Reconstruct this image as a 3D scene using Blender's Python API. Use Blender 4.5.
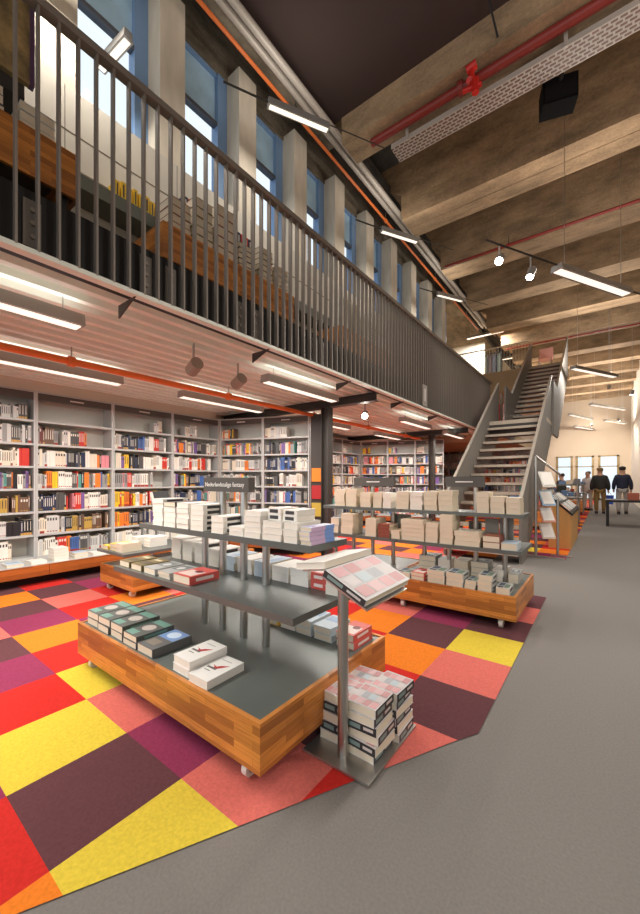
import bpy, math, random
from mathutils import Vector, Matrix
R = random.Random(7)
S = bpy.context.scene
COL = S.collection
for o in list(bpy.data.objects):
    bpy.data.objects.remove(o)

# ------------------------------------------------------------------ camera, sky, exposure
CAMH = 1.33
FPX, HEAD = 376.0, math.atan2(285.4, 376.0)
cd = bpy.data.cameras.new('camera')
cam = bpy.data.objects.new('camera', cd); COL.objects.link(cam)
cam.location = (0, 0, CAMH)
cam.rotation_euler = (math.pi / 2, 0, HEAD)
cd.sensor_fit = 'HORIZONTAL'; cd.sensor_width = 36.0
cd.lens = FPX / 640 * 36.0
cd.shift_y = 23.0 / 640
cd.clip_start = 0.05; cd.clip_end = 200
S.camera = cam
S.view_settings.view_transform = 'Standard'
S.view_settings.look = 'None'
S.view_settings.gamma = 1.0
S.view_settings.use_curve_mapping = False
S.view_settings.exposure = 0.12
W = bpy.data.worlds.new('sky'); S.world = W; W.use_nodes = True
wn = W.node_tree.nodes; wl = W.node_tree.links
wn['Background'].inputs['Color'].default_value = (0.94, 0.97, 1.0, 1)
wn['Background'].inputs['Strength'].default_value = 1.15
LAMP = (1.0, 0.945, 0.875)       # colour of the hall's lamps
P_LOWER, P_UPPER, P_HALL = 43.0, 20.0, 78.0
UP_LOWER, UP_UPPER, UP_HALL = 1.6, 5.0, 100.0     # upward light added to the lamps to brighten the ceilings
E_TUBE = 1.0

# ------------------------------------------------------------------ helpers
def lin(c):
    return tuple((x / 255 / 12.92) if x / 255 <= .04045 else ((x / 255 + .055) / 1.055) ** 2.4 for x in c) + (1.0,)

MATS = {}
def mat(name, rgb, rough=.6, metal=0.0, var=0.0, scale=8.0, stretch=None, bump=0.0, emit=0.0, spec=.4):
    if name in MATS: return MATS[name]
    m = bpy.data.materials.new(name); m.use_nodes = True
    nt = m.node_tree; b = nt.nodes['Principled BSDF']
    b.inputs['Base Color'].default_value = lin(rgb)
    b.inputs['Roughness'].default_value = rough
    b.inputs['Metallic'].default_value = metal
    b.inputs['Specular IOR Level'].default_value = spec
    if emit:
        b.inputs['Emission Color'].default_value = lin(rgb); b.inputs['Emission Strength'].default_value = emit
    if var or bump:
        tc = nt.nodes.new('ShaderNodeTexCoord'); mp = nt.nodes.new('ShaderNodeMapping')
        nt.links.new(tc.outputs['Object'], mp.inputs['Vector'])
        if stretch: mp.inputs['Scale'].default_value = stretch
        nz = nt.nodes.new('ShaderNodeTexNoise'); nz.inputs['Scale'].default_value = scale; nz.inputs['Detail'].default_value = 5
        nt.links.new(mp.outputs['Vector'], nz.inputs['Vector'])
        if var:
            rp = nt.nodes.new('ShaderNodeValToRGB')
            c = lin(rgb)
            rp.color_ramp.elements[0].position = .3; rp.color_ramp.elements[1].position = .7
            rp.color_ramp.elements[0].color = tuple(x * (1 - var) for x in c[:3]) + (1,)
            rp.color_ramp.elements[1].color = tuple(min(1, x * (1 + var)) for x in c[:3]) + (1,)
            nt.links.new(nz.outputs['Fac'], rp.inputs['Fac']); nt.links.new(rp.outputs['Color'], b.inputs['Base Color'])
        if bump:
            bp = nt.nodes.new('ShaderNodeBump'); bp.inputs['Strength'].default_value = bump; bp.inputs['Distance'].default_value = .01
            nt.links.new(nz.outputs['Fac'], bp.inputs['Height']); nt.links.new(bp.outputs['Normal'], b.inputs['Normal'])
    MATS[name] = m
    return m

def concrete(name, light, dark, stretch, scale=3.0):
    """board marked concrete: large stains along the boards, fine grain, thin board joints"""
    m = bpy.data.materials.new(name); m.use_nodes = True
    nt = m.node_tree; b = nt.nodes['Principled BSDF']; L = nt.links.new
    tc = nt.nodes.new('ShaderNodeTexCoord'); mp = nt.nodes.new('ShaderNodeMapping'); mp.inputs['Scale'].default_value = stretch
    L(tc.outputs['Object'], mp.inputs['Vector'])
    n1 = nt.nodes.new('ShaderNodeTexNoise'); n1.inputs['Scale'].default_value = scale; n1.inputs['Detail'].default_value = 8; n1.inputs['Roughness'].default_value = .65
    L(mp.outputs['Vector'], n1.inputs['Vector'])
    r1 = nt.nodes.new('ShaderNodeValToRGB'); r1.color_ramp.elements[0].position = .33; r1.color_ramp.elements[1].position = .66
    r1.color_ramp.elements[0].color = lin(dark); r1.color_ramp.elements[1].color = lin(light)
    L(n1.outputs['Fac'], r1.inputs['Fac'])
    n2 = nt.nodes.new('ShaderNodeTexNoise'); n2.inputs['Scale'].default_value = 28; n2.inputs['Detail'].default_value = 4
    L(tc.outputs['Object'], n2.inputs['Vector'])
    mx = nt.nodes.new('ShaderNodeMix'); mx.data_type = 'RGBA'; mx.blend_type = 'OVERLAY'; mx.inputs['Factor'].default_value = .35
    L(r1.outputs['Color'], mx.inputs['A']); L(n2.outputs['Fac'], mx.inputs['B'])
    L(mx.outputs['Result'], b.inputs['Base Color'])
    bp = nt.nodes.new('ShaderNodeBump'); bp.inputs['Strength'].default_value = .35; bp.inputs['Distance'].default_value = .02
    L(n1.outputs['Fac'], bp.inputs['Height']); L(bp.outputs['Normal'], b.inputs['Normal'])
    b.inputs['Roughness'].default_value = .85
    MATS[name] = m
    return m

def block_wood(name, c1, c2, c3, bw=.33, rh=.036):
    """glued strips of wood of differing tone, running along the board"""
    m = bpy.data.materials.new(name); m.use_nodes = True
    nt = m.node_tree; b = nt.nodes['Principled BSDF']; L = nt.links.new
    tc = nt.nodes.new('ShaderNodeTexCoord'); sp = nt.nodes.new('ShaderNodeSeparateXYZ'); L(tc.outputs['Object'], sp.inputs['Vector'])
    ad = nt.nodes.new('ShaderNodeMath'); L(sp.outputs['X'], ad.inputs[0]); L(sp.outputs['Y'], ad.inputs[1])
    cb = nt.nodes.new('ShaderNodeCombineXYZ'); L(ad.outputs[0], cb.inputs['X']); L(sp.outputs['Z'], cb.inputs['Y'])
    br = nt.nodes.new('ShaderNodeTexBrick'); br.inputs['Scale'].default_value = 1.0
    br.inputs['Brick Width'].default_value = bw; br.inputs['Row Height'].default_value = rh; br.inputs['Mortar Size'].default_value = .0006
    br.inputs['Color1'].default_value = lin(c1); br.inputs['Color2'].default_value = lin(c2); br.inputs['Mortar'].default_value = lin(c2)
    br.offset = .37; br.inputs['Bias'].default_value = -.1
    L(cb.outputs[0], br.inputs['Vector'])
    mp = nt.nodes.new('ShaderNodeMapping'); mp.inputs['Scale'].default_value = (3, 60, 1); L(cb.outputs[0], mp.inputs['Vector'])
    nz = nt.nodes.new('ShaderNodeTexNoise'); nz.inputs['Scale'].default_value = 2.0; nz.inputs['Detail'].default_value = 4; L(mp.outputs['Vector'], nz.inputs['Vector'])
    mx = nt.nodes.new('ShaderNodeMix'); mx.data_type = 'RGBA'
    rr = nt.nodes.new('ShaderNodeMapRange'); rr.inputs['From Min'].default_value = .45; rr.inputs['From Max'].default_value = .75; rr.inputs['To Max'].default_value = .55
    L(nz.outputs['Fac'], rr.inputs['Value']); L(rr.outputs['Result'], mx.inputs['Factor'])
    L(br.outputs['Color'], mx.inputs['A']); mx.inputs['B'].default_value = lin(c3)
    L(mx.outputs['Result'], b.inputs['Base Color']); b.inputs['Roughness'].default_value = .38
    MATS[name] = m
    return m

class MB:
    def __init__(s): s.v = []; s.f = []; s.mi = []; s.ms = []
    def m(s, material):
        if material not in s.ms: s.ms.append(material)
        return s.ms.index(material)
    def box(s, x0, x1, y0, y1, z0, z1, material=None, M=None):
        i = len(s.v); k = s.m(material)
        vs = [Vector((x, y, z)) for z in (z0, z1) for y in (y0, y1) for x in (x0, x1)]
        if M is not None: vs = [M @ v for v in vs]
        s.v += [tuple(v) for v in vs]
        s.f += [tuple(i + a for a in q) for q in ((0, 2, 3, 1), (4, 5, 7, 6), (0, 1, 5, 4), (2, 6, 7, 3), (0, 4, 6, 2), (1, 3, 7, 5))]
        s.mi += [k] * 6; return s
    def poly(s, pts, material=None):
        i = len(s.v); s.v += [tuple(p) for p in pts]; s.f.append(tuple(range(i, i + len(pts)))); s.mi.append(s.m(material)); return s
    def prism(s, pts, off, material=None):
        """closed outline PTS swept by the vector OFF"""
        n = len(pts); i = len(s.v); k = s.m(material); off = Vector(off)
        s.v += [tuple(p) for p in pts] + [tuple(Vector(p) + off) for p in pts]
        s.f += [tuple(range(i + n - 1, i - 1, -1)), tuple(range(i + n, i + 2 * n))]
        s.f += [(i + a, i + (a + 1) % n, i + n + (a + 1) % n, i + n + a) for a in range(n)]
        s.mi += [k] * (n + 2); return s
    def tube(s, p, q, r, material=None, n=10, r2=None):
        p = Vector(p); q = Vector(q); d = (q - p).normalized()
        a = d.orthogonal().normalized(); b = d.cross(a); r2 = r if r2 is None else r2
        i = len(s.v); k = s.m(material)
        for c, rr in ((p, r), (q, r2)):
            s.v += [tuple(c + a * rr * math.cos(t * 2 * math.pi / n) + b * rr * math.sin(t * 2 * math.pi / n)) for t in range(n)]
        s.f += [(i + t, i + (t + 1) % n, i + n + (t + 1) % n, i + n + t) for t in range(n)]
        s.f += [tuple(range(i + n - 1, i - 1, -1)), tuple(range(i + n, i + 2 * n))]
        s.mi += [k] * (n + 2); return s
    def mesh(s, name):
        me = bpy.data.meshes.new(name); me.from_pydata(s.v, [], s.f)
        for m in s.ms: me.materials.append(m)
        if len(s.ms) > 1: me.polygons.foreach_set('material_index', s.mi)
        me.update(); return me
    def build(s, name, parent=None, loc=None):
        o = bpy.data.objects.new(name, s.mesh(name)); COL.objects.link(o)
        if parent: o.parent = parent
        if loc: o.location = loc
        return o

def bx(name, parent, x0, x1, y0, y1, z0, z1, m): return MB().box(x0, x1, y0, y1, z0, z1, m).build(name, parent)
def tag(o, label=None, cat=None, group=None, kind=None):
    if label: o['label'] = label
    if cat: o['category'] = cat
    if group: o['group'] = group
    if kind: o['kind'] = kind
    return o
def thing(name, label, cat, loc=(0, 0, 0), rz=0.0, group=None):
    o = bpy.data.objects.new(name, None); COL.objects.link(o); o.empty_display_size = .1
    o.location = loc; o.rotation_euler = (0, 0, rz)
    return tag(o, label, cat, group)
def struct(o): o['kind'] = 'structure'; return o
def sbox(name, x0, x1, y0, y1, z0, z1, m, parent=None):
    o = bx(name, parent, x0, x1, y0, y1, z0, z1, m)
    return o if parent else struct(o)
def text(name, body, parent, loc, rot, size, m, align='CENTER', ext=.001):
    cu = bpy.data.curves.new(name, 'FONT'); cu.body = body; cu.size = size; cu.align_x = align; cu.align_y = 'CENTER'; cu.extrude = ext
    cu.materials.append(m)
    o = bpy.data.objects.new(name, cu); COL.objects.link(o)
    dg = bpy.context.evaluated_depsgraph_get(); dg.update()
    me = bpy.data.meshes.new_from_object(o.evaluated_get(dg)); bpy.data.objects.remove(o)
    o = bpy.data.objects.new(name, me); COL.objects.link(o); o.parent = parent; o.location = loc; o.rotation_euler = rot
    return o
ORD = 'zeroth first second third fourth fifth sixth seventh eighth ninth tenth eleventh twelfth thirteenth fourteenth fifteenth sixteenth seventeenth eighteenth nineteenth'.split()
TENS = {2: 'twent', 3: 'thirt', 4: 'fort', 5: 'fift', 6: 'sixt'}
def ordinal(n):
    if n < 20: return ORD[n]
    t, u = divmod(n, 10)
    return TENS[t] + 'ieth' if u == 0 else TENS[t] + 'y-' + ORD[u]

# ------------------------------------------------------------------ materials
steel = mat('brushed steel', (190, 188, 184), .32, 1.0)
dsteel = mat('dark painted steel', (72, 68, 64), .5, 0.3)
girder_m = mat('black girder paint', (24, 22, 22), .55)
plate_m = mat('bolt plate paint', (118, 112, 106), .5, .2)
rail_m = mat('balustrade paint', (140, 130, 120), .5, .2)
stair_m = mat('stair panel paint', (124, 119, 113), .6)
tread_m = mat('tread oak', (196, 182, 164), .5, var=.08, scale=20)
shelf_m = mat('shelf grey steel', (190, 190, 188), .45, .1)
caseback_m = mat('case back', (206, 202, 194), .6)
header_m = mat('header charcoal', (84, 80, 76), .5)
tabletop_m = mat('cart top zinc', (104, 111, 107), .33, .15, var=.12, scale=2.5, spec=.6)
shelfplate_m = mat('cart shelf plate', (96, 101, 98), .36, .15, var=.06, scale=3, spec=.55)
white_m = mat('white paint', (232, 226, 214), .7)
panel_m = mat('white wall panel', (212, 205, 190), .75, var=.04, scale=3)
cream_m = mat('cream wall', (214, 202, 184), .8, var=.03, scale=2)
black_m = mat('black plastic', (28, 27, 27), .5)
deck_m = mat('zinc ceiling deck', (228, 231, 220), .5, .05, var=.05, scale=4)
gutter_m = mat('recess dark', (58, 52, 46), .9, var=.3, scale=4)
darkpanel_m = mat('dark brown ceiling panel', (66, 50, 46), .85)
orange_pipe = mat('orange pipe paint', (232, 120, 56), .4)
red_pipe = mat('red pipe paint', (132, 46, 38), .45)
redpaint = mat('valve red', (200, 40, 30), .4)
conduit_m = mat('pale conduit', (186, 176, 164), .5, .2)
lampbody_m = mat('lamp aluminium', (170, 166, 160), .4, .4)
tube_m = mat('lit tube', (255, 244, 228), .5, emit=E_TUBE)
spot_m = mat('lit spot lens', (255, 246, 232), .5, emit=40.0)
page_m = mat('book pages', (226, 213, 190), .85, var=.05, scale=60, stretch=(1, 1, 8))
pagew_m = mat('white book pages', (238, 231, 218), .85, var=.04, scale=60, stretch=(1, 1, 8))
wood_m = block_wood('cart wood', (222, 146, 68), (150, 88, 40), (130, 72, 32))
wood_d = block_wood('plinth wood', (186, 104, 44), (140, 74, 30), (112, 54, 22), .5, .06)
oak_m = mat('display oak', (206, 156, 92), .5, var=.12, scale=6, stretch=(1, 1, .12))
grey_m = mat('grey hall carpet', (122, 117, 112), .95, var=.09, scale=90, bump=.25)
blue_m = mat('blue window paint', (132, 164, 204), .5)
blind_m = mat('pale blue blind', (176, 210, 232), .7, var=.2, scale=2.2)
beam_m = concrete('beam concrete', (178, 148, 114), (122, 101, 76), (.7, 1.7, 1.7), 2.0)
band_m = concrete('band concrete', (150, 136, 116), (92, 82, 68), (1.5, .6, 2), 2.5)
pier_m = mat('pier plaster', (222, 210, 190), .8, var=.1, scale=4, stretch=(2, 2, .5))
fascia_m = mat('fascia plaster', (190, 164, 130), .8, var=.06, scale=3)
signtext_m = mat('sign white print', (236, 233, 228), .6)
skin_m = mat('skin', (205, 160, 132), .6)

gm = bpy.data.materials.new('window glass'); gm.use_nodes = True
nt = gm.node_tree; nt.nodes.clear()
out = nt.nodes.new('ShaderNodeOutputMaterial'); mxs = nt.nodes.new('ShaderNodeMixShader'); tr = nt.nodes.new('ShaderNodeBsdfTransparent'); gl = nt.nodes.new('ShaderNodeBsdfGlossy')
tr.inputs['Color'].default_value = (.93, .97, 1, 1); gl.inputs['Roughness'].default_value = .03; mxs.inputs['Fac'].default_value = .06
nt.links.new(tr.outputs[0], mxs.inputs[1]); nt.links.new(gl.outputs[0], mxs.inputs[2]); nt.links.new(mxs.outputs[0], out.inputs['Surface'])

# perforated cable tray: diamond holes as pattern
tray_m = bpy.data.materials.new('perforated tray'); tray_m.use_nodes = True
nt = tray_m.node_tree; b = nt.nodes['Principled BSDF']
tc = nt.nodes.new('ShaderNodeTexCoord'); br = nt.nodes.new('ShaderNodeTexBrick')
br.inputs['Scale'].default_value = 1; br.inputs['Brick Width'].default_value = .085; br.inputs['Row Height'].default_value = .05; br.inputs['Mortar Size'].default_value = .011
br.inputs['Color1'].default_value = lin((96, 66, 54)); br.inputs['Color2'].default_value = lin((110, 74, 60)); br.inputs['Mortar'].default_value = lin((172, 162, 150))
nt.links.new(tc.outputs['Object'], br.inputs['Vector']); nt.links.new(br.outputs['Color'], b.inputs['Base Color']); b.inputs['Roughness'].default_value = .5

# ------------------------------------------------------------------ the shell: floors
XL = -6.55           # wall behind the bookcases
sbox('floor', -7, 5.5, -6, 34, -.12, 0, grey_m)
CP = {'r': (196, 46, 40), 'o': (226, 124, 40), 'y': (214, 190, 66), 's': (208, 108, 98), 'p': (138, 54, 84), 'd': (96, 60, 64)}
cmat = {k: mat('carpet ' + k, v, .95, var=.10, scale=70, bump=.3, spec=.1) for k, v in CP.items()}
KNOWN = {(2, 1): 'y', (2, 0): 'o', (3, 0): 'r', (3, 1): 'd', (4, 1): 'y', (4, 0): 'p', (5, 1): 'r', (4, 2): 's', (3, 2): 'p', (2, 2): 's', (1, 2): 'r',
         (5, 2): 'y', (6, 2): 'r', (6, 1): 'p', (7, 2): 'o', (7, 1): 'd', (8, 2): 'p', (9, 2): 'd', (10, 2): 'o', (8, 1): 's', (12, 2): 'r', (8, 4): 'o', (8, 3): 'r',
         (7, 4): 'd', (7, 5): 'r', (6, 4): 'p', (11, 3): 'r', (9, 3): 's', (10, 3): 'd', (10, 4): 'p', (11, 4): 'd', (9, 4): 'r', (11, 2): 'd',
         (1, 6): 'y', (1, 5): 's', (1, 4): 'd', (1, 3): 's', (2, 5): 'o', (2, 6): 'd', (2, 7): 'p', (3, 6): 'o', (3, 7): 's', (1, 7): 'd', (1, 8): 's', (1, 9): 'd',
         (4, 6): 'r', (4, 7): 's', (3, 5): 'r', (9, 11): 'o', (9, 10): 'r', (1, 16): 'o', (1, 15): 'p', (2, 16): 'y', (2, 18): 'o', (1, 25): 'o', (2, 3): 'd', (2, 4): 'r', (1, 10): 'o'}
def edge_x(y):       # right hand border of the coloured carpet
    return -.53 if y >= 2.07 else (-.53 - (2.07 - y) * .586 if y > 1.92 else -.618 - (1.92 - y) * .5216)
ct = MB()
for r in range(-2, 62):
    y0, y1 = .46 + .497 * (r - 1), .46 + .497 * r
    for k in range(1, 13):
        c = KNOWN.get((k, r))
        if c is None:
            no = {KNOWN.get((k - 1, r)), KNOWN.get((k, r - 1)), KNOWN.get((k + 1, r)), KNOWN.get((k, r + 1))}
            c = R.choice([q for q in 'rospdrod' if q not in no] or ['d']); KNOWN[(k, r)] = c
        a, b_ = -.5 * (k + 1), -.5 * k
        if k == 12: a = XL
        if k <= 2 and 10 <= r <= 14: continue
        ys = sorted([y0] + [q for q in (1.92, 2.07, 1.92 + (a + .618) / .5216, 1.92 + (b_ + .618) / .5216) if y0 < q < y1] + [y1])
        P = [(a, y0), ] + [(min(b_ if k > 1 else 9, edge_x(q)), q) for q in ys] + [(a, y1)]
        if P[1][0] <= a and P[-2][0] <= a: continue
        P = [(max(x, a), y) for x, y in P]
        ct.poly([(x, y, .004) for x, y in P], cmat[c])
struct(ct.build('floor_carpet'))

# left wall, ceiling under the balcony, balcony floor
sbox('wall_left', XL - .15, XL, -3, 26, 0, 3.06, cream_m)
sbox('wall_left', XL - .15, XL, 12.3, 26, 3.06, 8.3, cream_m)
sbox('wall_end', XL, -4.3, 12.2, 12.3, 3.06, 8.3, cream_m)
sbox('trim_1', XL, -6.22, -1, 4.75, 2.535, 2.74, cream_m)
dk = MB()
prof = []
x = XL
while x < -2.8:
    prof += [(x, 2.76), (x + .075, 2.76), (x + .1, 2.69), (x + .165, 2.69)]; x += .19
for (xa, za), (xb, zb) in zip(prof, prof[1:]):
    dk.poly([(xa, -2, za), (xb, -2, zb), (xb, 11.9, zb), (xa, 11.9, za)], deck_m)
struct(dk.build('ceiling_deck'))
sbox('floor_balcony', -6.6, -2.76, -2, 11.9, 2.80, 3.06, dsteel)
g = sbox('trim_girder', -2.84, -2.74, -2, 11.9, 2.68, 3.06, girder_m)
for y in (-.35, .65, 1.55, 2.45, 3.6, 5.2, 6.4, 7.7):
    for dy in (-.1, .1):
        bp = bx('bolt_plate', g, -2.74, -2.728, y + dy - .045, y + dy + .045, 2.72, 3.0, plate_m)
        for z in (2.78, 2.86, 2.94):
            MB().tube((-2.728, y + dy, z), (-2.712, y + dy, z), .014, rail_m, 8).build('bolt', bp)
sbox('trim_2', -2.74, -2.67, -2, 11.9, 2.655, 2.685, deck_m)
for y in (1.35, 2.71, 4.25, 5.9, 7.6):
    struct(MB().prism([(-2.70, y, 2.655), (-2.95, y, 2.655), (-2.95, y, 2.56)], (0, .012, 0), dsteel).build('trim_bracket'))
# steel columns and cross beams
for i, y in enumerate((.3, 5.2, 10.1)):
    m = MB()
    for dx in (-.075, .065): m.box(-3.8 + dx, -3.79 + dx, y - .07, y + .07, 0, 2.56, dsteel)
    m.box(-3.8 - .07, -3.8 + .07, y - .006, y + .006, 0, 2.56, dsteel)
    struct(m.build('column_steel'))
    m = MB()
    m.box(XL, -2.84, y - .07, y + .07, 2.56, 2.57, dsteel); m.box(XL, -2.84, y - .07, y + .07, 2.68, 2.69, dsteel); m.box(XL, -2.84, y - .006, y + .006, 2.57, 2.68, dsteel)
    struct(m.build('beam_steel'))
# upper window wall: the lower wall stands flush with the piers, the windows are set back
XW, XP = -4.3, -4.04
w = sbox('wall_window', -4.5, XP, -2, 12.3, 3.06, 5.05, panel_m)
for z in (4.62, 4.3): bx('panel_joint', w, XP, XP + .002, -2, 12.3, z, z + .014 if z > 4.5 else z + .006, mat('joint shadow gap', (120, 108, 92), .9))
for y in [q * 1.16 + .2 for q in range(0, 10)]: bx('panel_joint', w, XP, XP + .0015, y, y + .006, 3.06, 5.05, MATS['joint shadow gap'])
sbox('wall_band', XW - .25, XW + .02, -2, 12.3, 7.0, 8.3, band_m)
for k in range(-2, 9):
    y = 2.31 + 1.16 * k
    sbox('pillar', XW - .25, XP, y - (.12 if k < 0 else 0), y + .32, 5.05, 7.06, pier_m)
    wy0, wy1 = y + .32, y + (1.16 if k != -1 else 1.16)
    win = bpy.data.objects.new('window_%d' % (k + 3), None); COL.objects.link(win); struct(win)
    m = MB()
    m.box(XW - .1, XW - .02, wy0, wy0 + .05, 5.05, 7.0, blue_m); m.box(XW - .14, XW, wy1 - .16, wy1, 5.05, 7.0, blue_m)
    m.box(XW - .1, XW - .02, wy0, wy1, 5.05, 5.12, blue_m); m.box(XW - .1, XW - .02, wy0, wy1, 6.95, 7.0, blue_m)
    m.box(XW - .1, XW - .01, wy0, wy1 - .16, 6.27, 6.32, mat('blind bar', (92, 96, 104), .5))
    m.build('frame', win)
    bx('blind', win, XW - .07, XW - .06, wy0 + .05, wy1 - .16, 6.32, 6.95, blind_m)
    bx('pane', win, XW - .05, XW - .045, wy0 + .05, wy1 - .16, 5.12, 6.27, gm)
# fence and braces outside the upper windows
of = thing('outdoor_railing', 'blue steel railing outside the upper windows', 'railing', (-5.6, 0, 0))
bx('rail', of, -.03, .03, -1, 15, 5.86, 5.9, blue_m)
bx('rail', of, -.03, .03, -1, 15, 6.35, 6.4, blue_m)
m = MB()
for i in range(80): m.box(-.012, .012, -1 + i * .2, -.985 + i * .2, 5.1, 5.86, blue_m)
tag(m.build('baluster', of), kind='stuff')
for i in range(9):
    y = .4 + i * 1.6
    MB().tube((0, y, 5.6), (-1.3, y + .9, 6.9), .07, blue_m, 6).build('brace', of)
bx('walkway_edge', of, -.9, .05, -1, 15, 5.0, 5.1, blue_m)
# hall ceiling: recess slab, dark panel, beams
sbox('ceiling', -4.6, 5.5, -6, 12.2, 8.3, 8.5, band_m)
sbox('ceiling', -6.7, 5.5, 12.2, 34, 8.3, 8.5, band_m)
sbox('ceiling_panel', -3.72, 5.5, -6, 5.02, 7.12, 7.3, darkpanel_m)
sbox('trim_ledge', -3.84, -3.72, -6, 5.3, 7.05, 7.35, band_m)
sbox('trim_ledge', -4.05, -3.95, -6, 24, 7.3, 7.5, gutter_m)
sbox('trim_ledge', -3.66, -3.6, 5.9, 24, 7.35, 7.5, gutter_m)
sbox('ceiling_recess', -4.3, -3.3, -6, 24, 7.9, 8.0, gutter_m)
spans = [(5.0, 5.5)] + [(7.2 + 2.33 * i, 8.02 + 2.33 * i) for i in range(11)]
for i, (ya, yb) in enumerate(spans):
    xe = -3.36
    pts = [(xe, ya, 6.78), (5.5, ya, 6.78), (5.5, ya, 8.3), (-3.8, ya, 8.3), (-3.8, ya, 7.5), (xe, ya, 7.22)]
    b_ = struct(MB().prism(pts, (0, yb - ya, 0), beam_m).build('beam_concrete'))
    bx('beam_lip', b_, xe + .01, 5.5, ya, ya + (.34 if i else .46), 6.69, 6.782, beam_m)
    if i: bx('beam_lip', b_, xe + .01, 5.5, ya + .38, ya + .68, 6.71, 6.782, beam_m)
# far and right-hand walls
fw = mat('far wall plaster', (186, 168, 146), .85, var=.03, scale=1)
FY = 31.0
wb = MB()
op = [(-2.76, -1.78), (-1.62, -.6), (-.38, .72)]
wb.box(-7, op[0][0], FY, FY + .3, 0, 7, fw)
for a, b_ in zip([o[1] for o in op], [o[0] for o in op[1:]] + [5.5]): wb.box(a, b_, FY, FY + .3, 0, 2.95, fw)
wb.box(op[0][0], 5.5, FY, FY + .3, 2.95, 7, fw)
struct(wb.build('wall_back'))
bronze = mat('bronze door frame', (132, 112, 76), .5, .3)
for i, (a, b_) in enumerate(op):
    d = bpy.data.objects.new('door_%d' % (i + 1), None); COL.objects.link(d); struct(d)
    m = MB()
    m.box(a, a + .13, FY - .05, FY + .1, 0, 2.95, bronze); m.box(b_ - .13, b_, FY - .05, FY + .1, 0, 2.95, bronze)
    m.box(a, b_, FY - .05, FY + .1, 2.87, 2.95, bronze); m.box(a, b_, FY - .05, FY + .1, 2.2, 2.26, bronze); m.box(a, b_, FY - .05, FY + .1, 0, .12, bronze)
    m.build('frame', d)
    bx('pane', d, a + .08, b_ - .08, FY, FY + .01, .12, 2.87, gm)
rw = mat('white brick wall', (226, 217, 200), .85, var=.06, scale=7, bump=.4)
sbox('wall_right', 1.3, 5.5, 20.5, FY, 0, 7, rw)
sbox('wall_hall', 5.3, 5.5, -6, 20.5, 0, 8.3, fw)

# ------------------------------------------------------------------ balcony balustrade
rl = thing('balcony_railing', 'grey steel balustrade of close upright bars along the balcony edge', 'railing', (-2.69, 0, 0))
bx('handrail', rl, -.035, .035, -.2, 11.85, 4.14, 4.19, rail_m)
bm_ = MB().box(-.023, .023, -.006, .006, 2.68, 4.15, rail_m).mesh('baluster')
for i in range(100):
    o = bpy.data.objects.new('baluster', bm_); COL.objects.link(o); o.parent = rl; o.location = (0, .445 + i * .1072, 0)
m = MB()
for i in range(6):
    yy = .445 - (i + 1) * .1072; m.box(-.023, .023, yy - .006, yy + .006, 2.68, 4.15, rail_m)
    yy = .445 + (100 + i) * .1072; m.box(-.023, .023, yy - .006, yy + .006, 2.68, 4.15, rail_m)
tag(m.build('baluster', rl), kind='stuff')
ns = thing('number_sign', 'dark sign with a white numeral one on the balcony bars', 'sign', (-2.655, 6.68, 2.88))
bx('sign_panel', ns, 0, .008, -.11, .11, -.19, .2, rail_m)
text('numeral', '1', ns, (.011, 0, 0), (math.pi / 2, 0, math.pi / 2), .34, signtext_m)

# ------------------------------------------------------------------ staircase
st = thing('staircase', 'open steel staircase with oak treads climbing to the upper floor', 'stairs', (0, 0, 0))
for X in (-2.29, -1.09):
    MB().prism([(X, 6.64, 0), (X, 6.64, 1.0), (X, 10.82, 3.88), (X, 10.82, 2.45), (X, 7.05, 0)], (.04, 0, 0), stair_m).build('side_panel', st)
    MB().prism([(X - .005, 6.635, 1.0), (X - .005, 6.635, 1.02), (X - .005, 10.83, 3.91), (X - .005, 10.83, 3.88)], (.05, 0, 0), mat('stair edge trim', (178, 168, 156), .4, .4)).build('edge_trim', st)
for X in (-2.12, -1.05):
    MB().prism([(X, 10.82, 2.45), (X, 10.82, 3.8), (X, 11.7, 3.75), (X, 15.2, 6.15), (X, 15.2, 4.9), (X, 11.9, 2.45)], (.04, 0, 0), stair_m).build('side_panel', st)
    MB().prism([(X - .005, 11.7, 3.75), (X - .005, 11.7, 3.78), (X - .005, 15.21, 6.19), (X - .005, 15.21, 6.15)], (.05, 0, 0), MATS['stair edge trim']).build('edge_trim', st)
tl = MB().box(-.6, .55, 0, .28, -.05, 0, tread_m).box(-.6, .55, .05, .27, -.06, -.05, dsteel).mesh('tread')
tu = MB().box(-.515, .50, 0, .28, -.05, 0, tread_m).box(-.515, .5, .05, .27, -.06, -.05, dsteel).mesh('tread')
for k in range(1, 15):
    o = bpy.data.objects.new('tread', tl); COL.objects.link(o); o.parent = st; o.location = (-1.64, 9.8 - .233 * (15 - k), .1833 * k)
for k in range(1, 14):
    o = bpy.data.objects.new('tread', tu); COL.objects.link(o); o.parent = st; o.location = (-1.565, 11.2 + .256 * k, 2.75 + .185 * k)
bx('landing', st, -2.25, -1.05, 9.8, 11.5, 2.66, 2.75, tread_m)
bx('landing_beam', st, -2.25, -1.09, 9.8, 9.86, 2.45, 2.66, dsteel)
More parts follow.
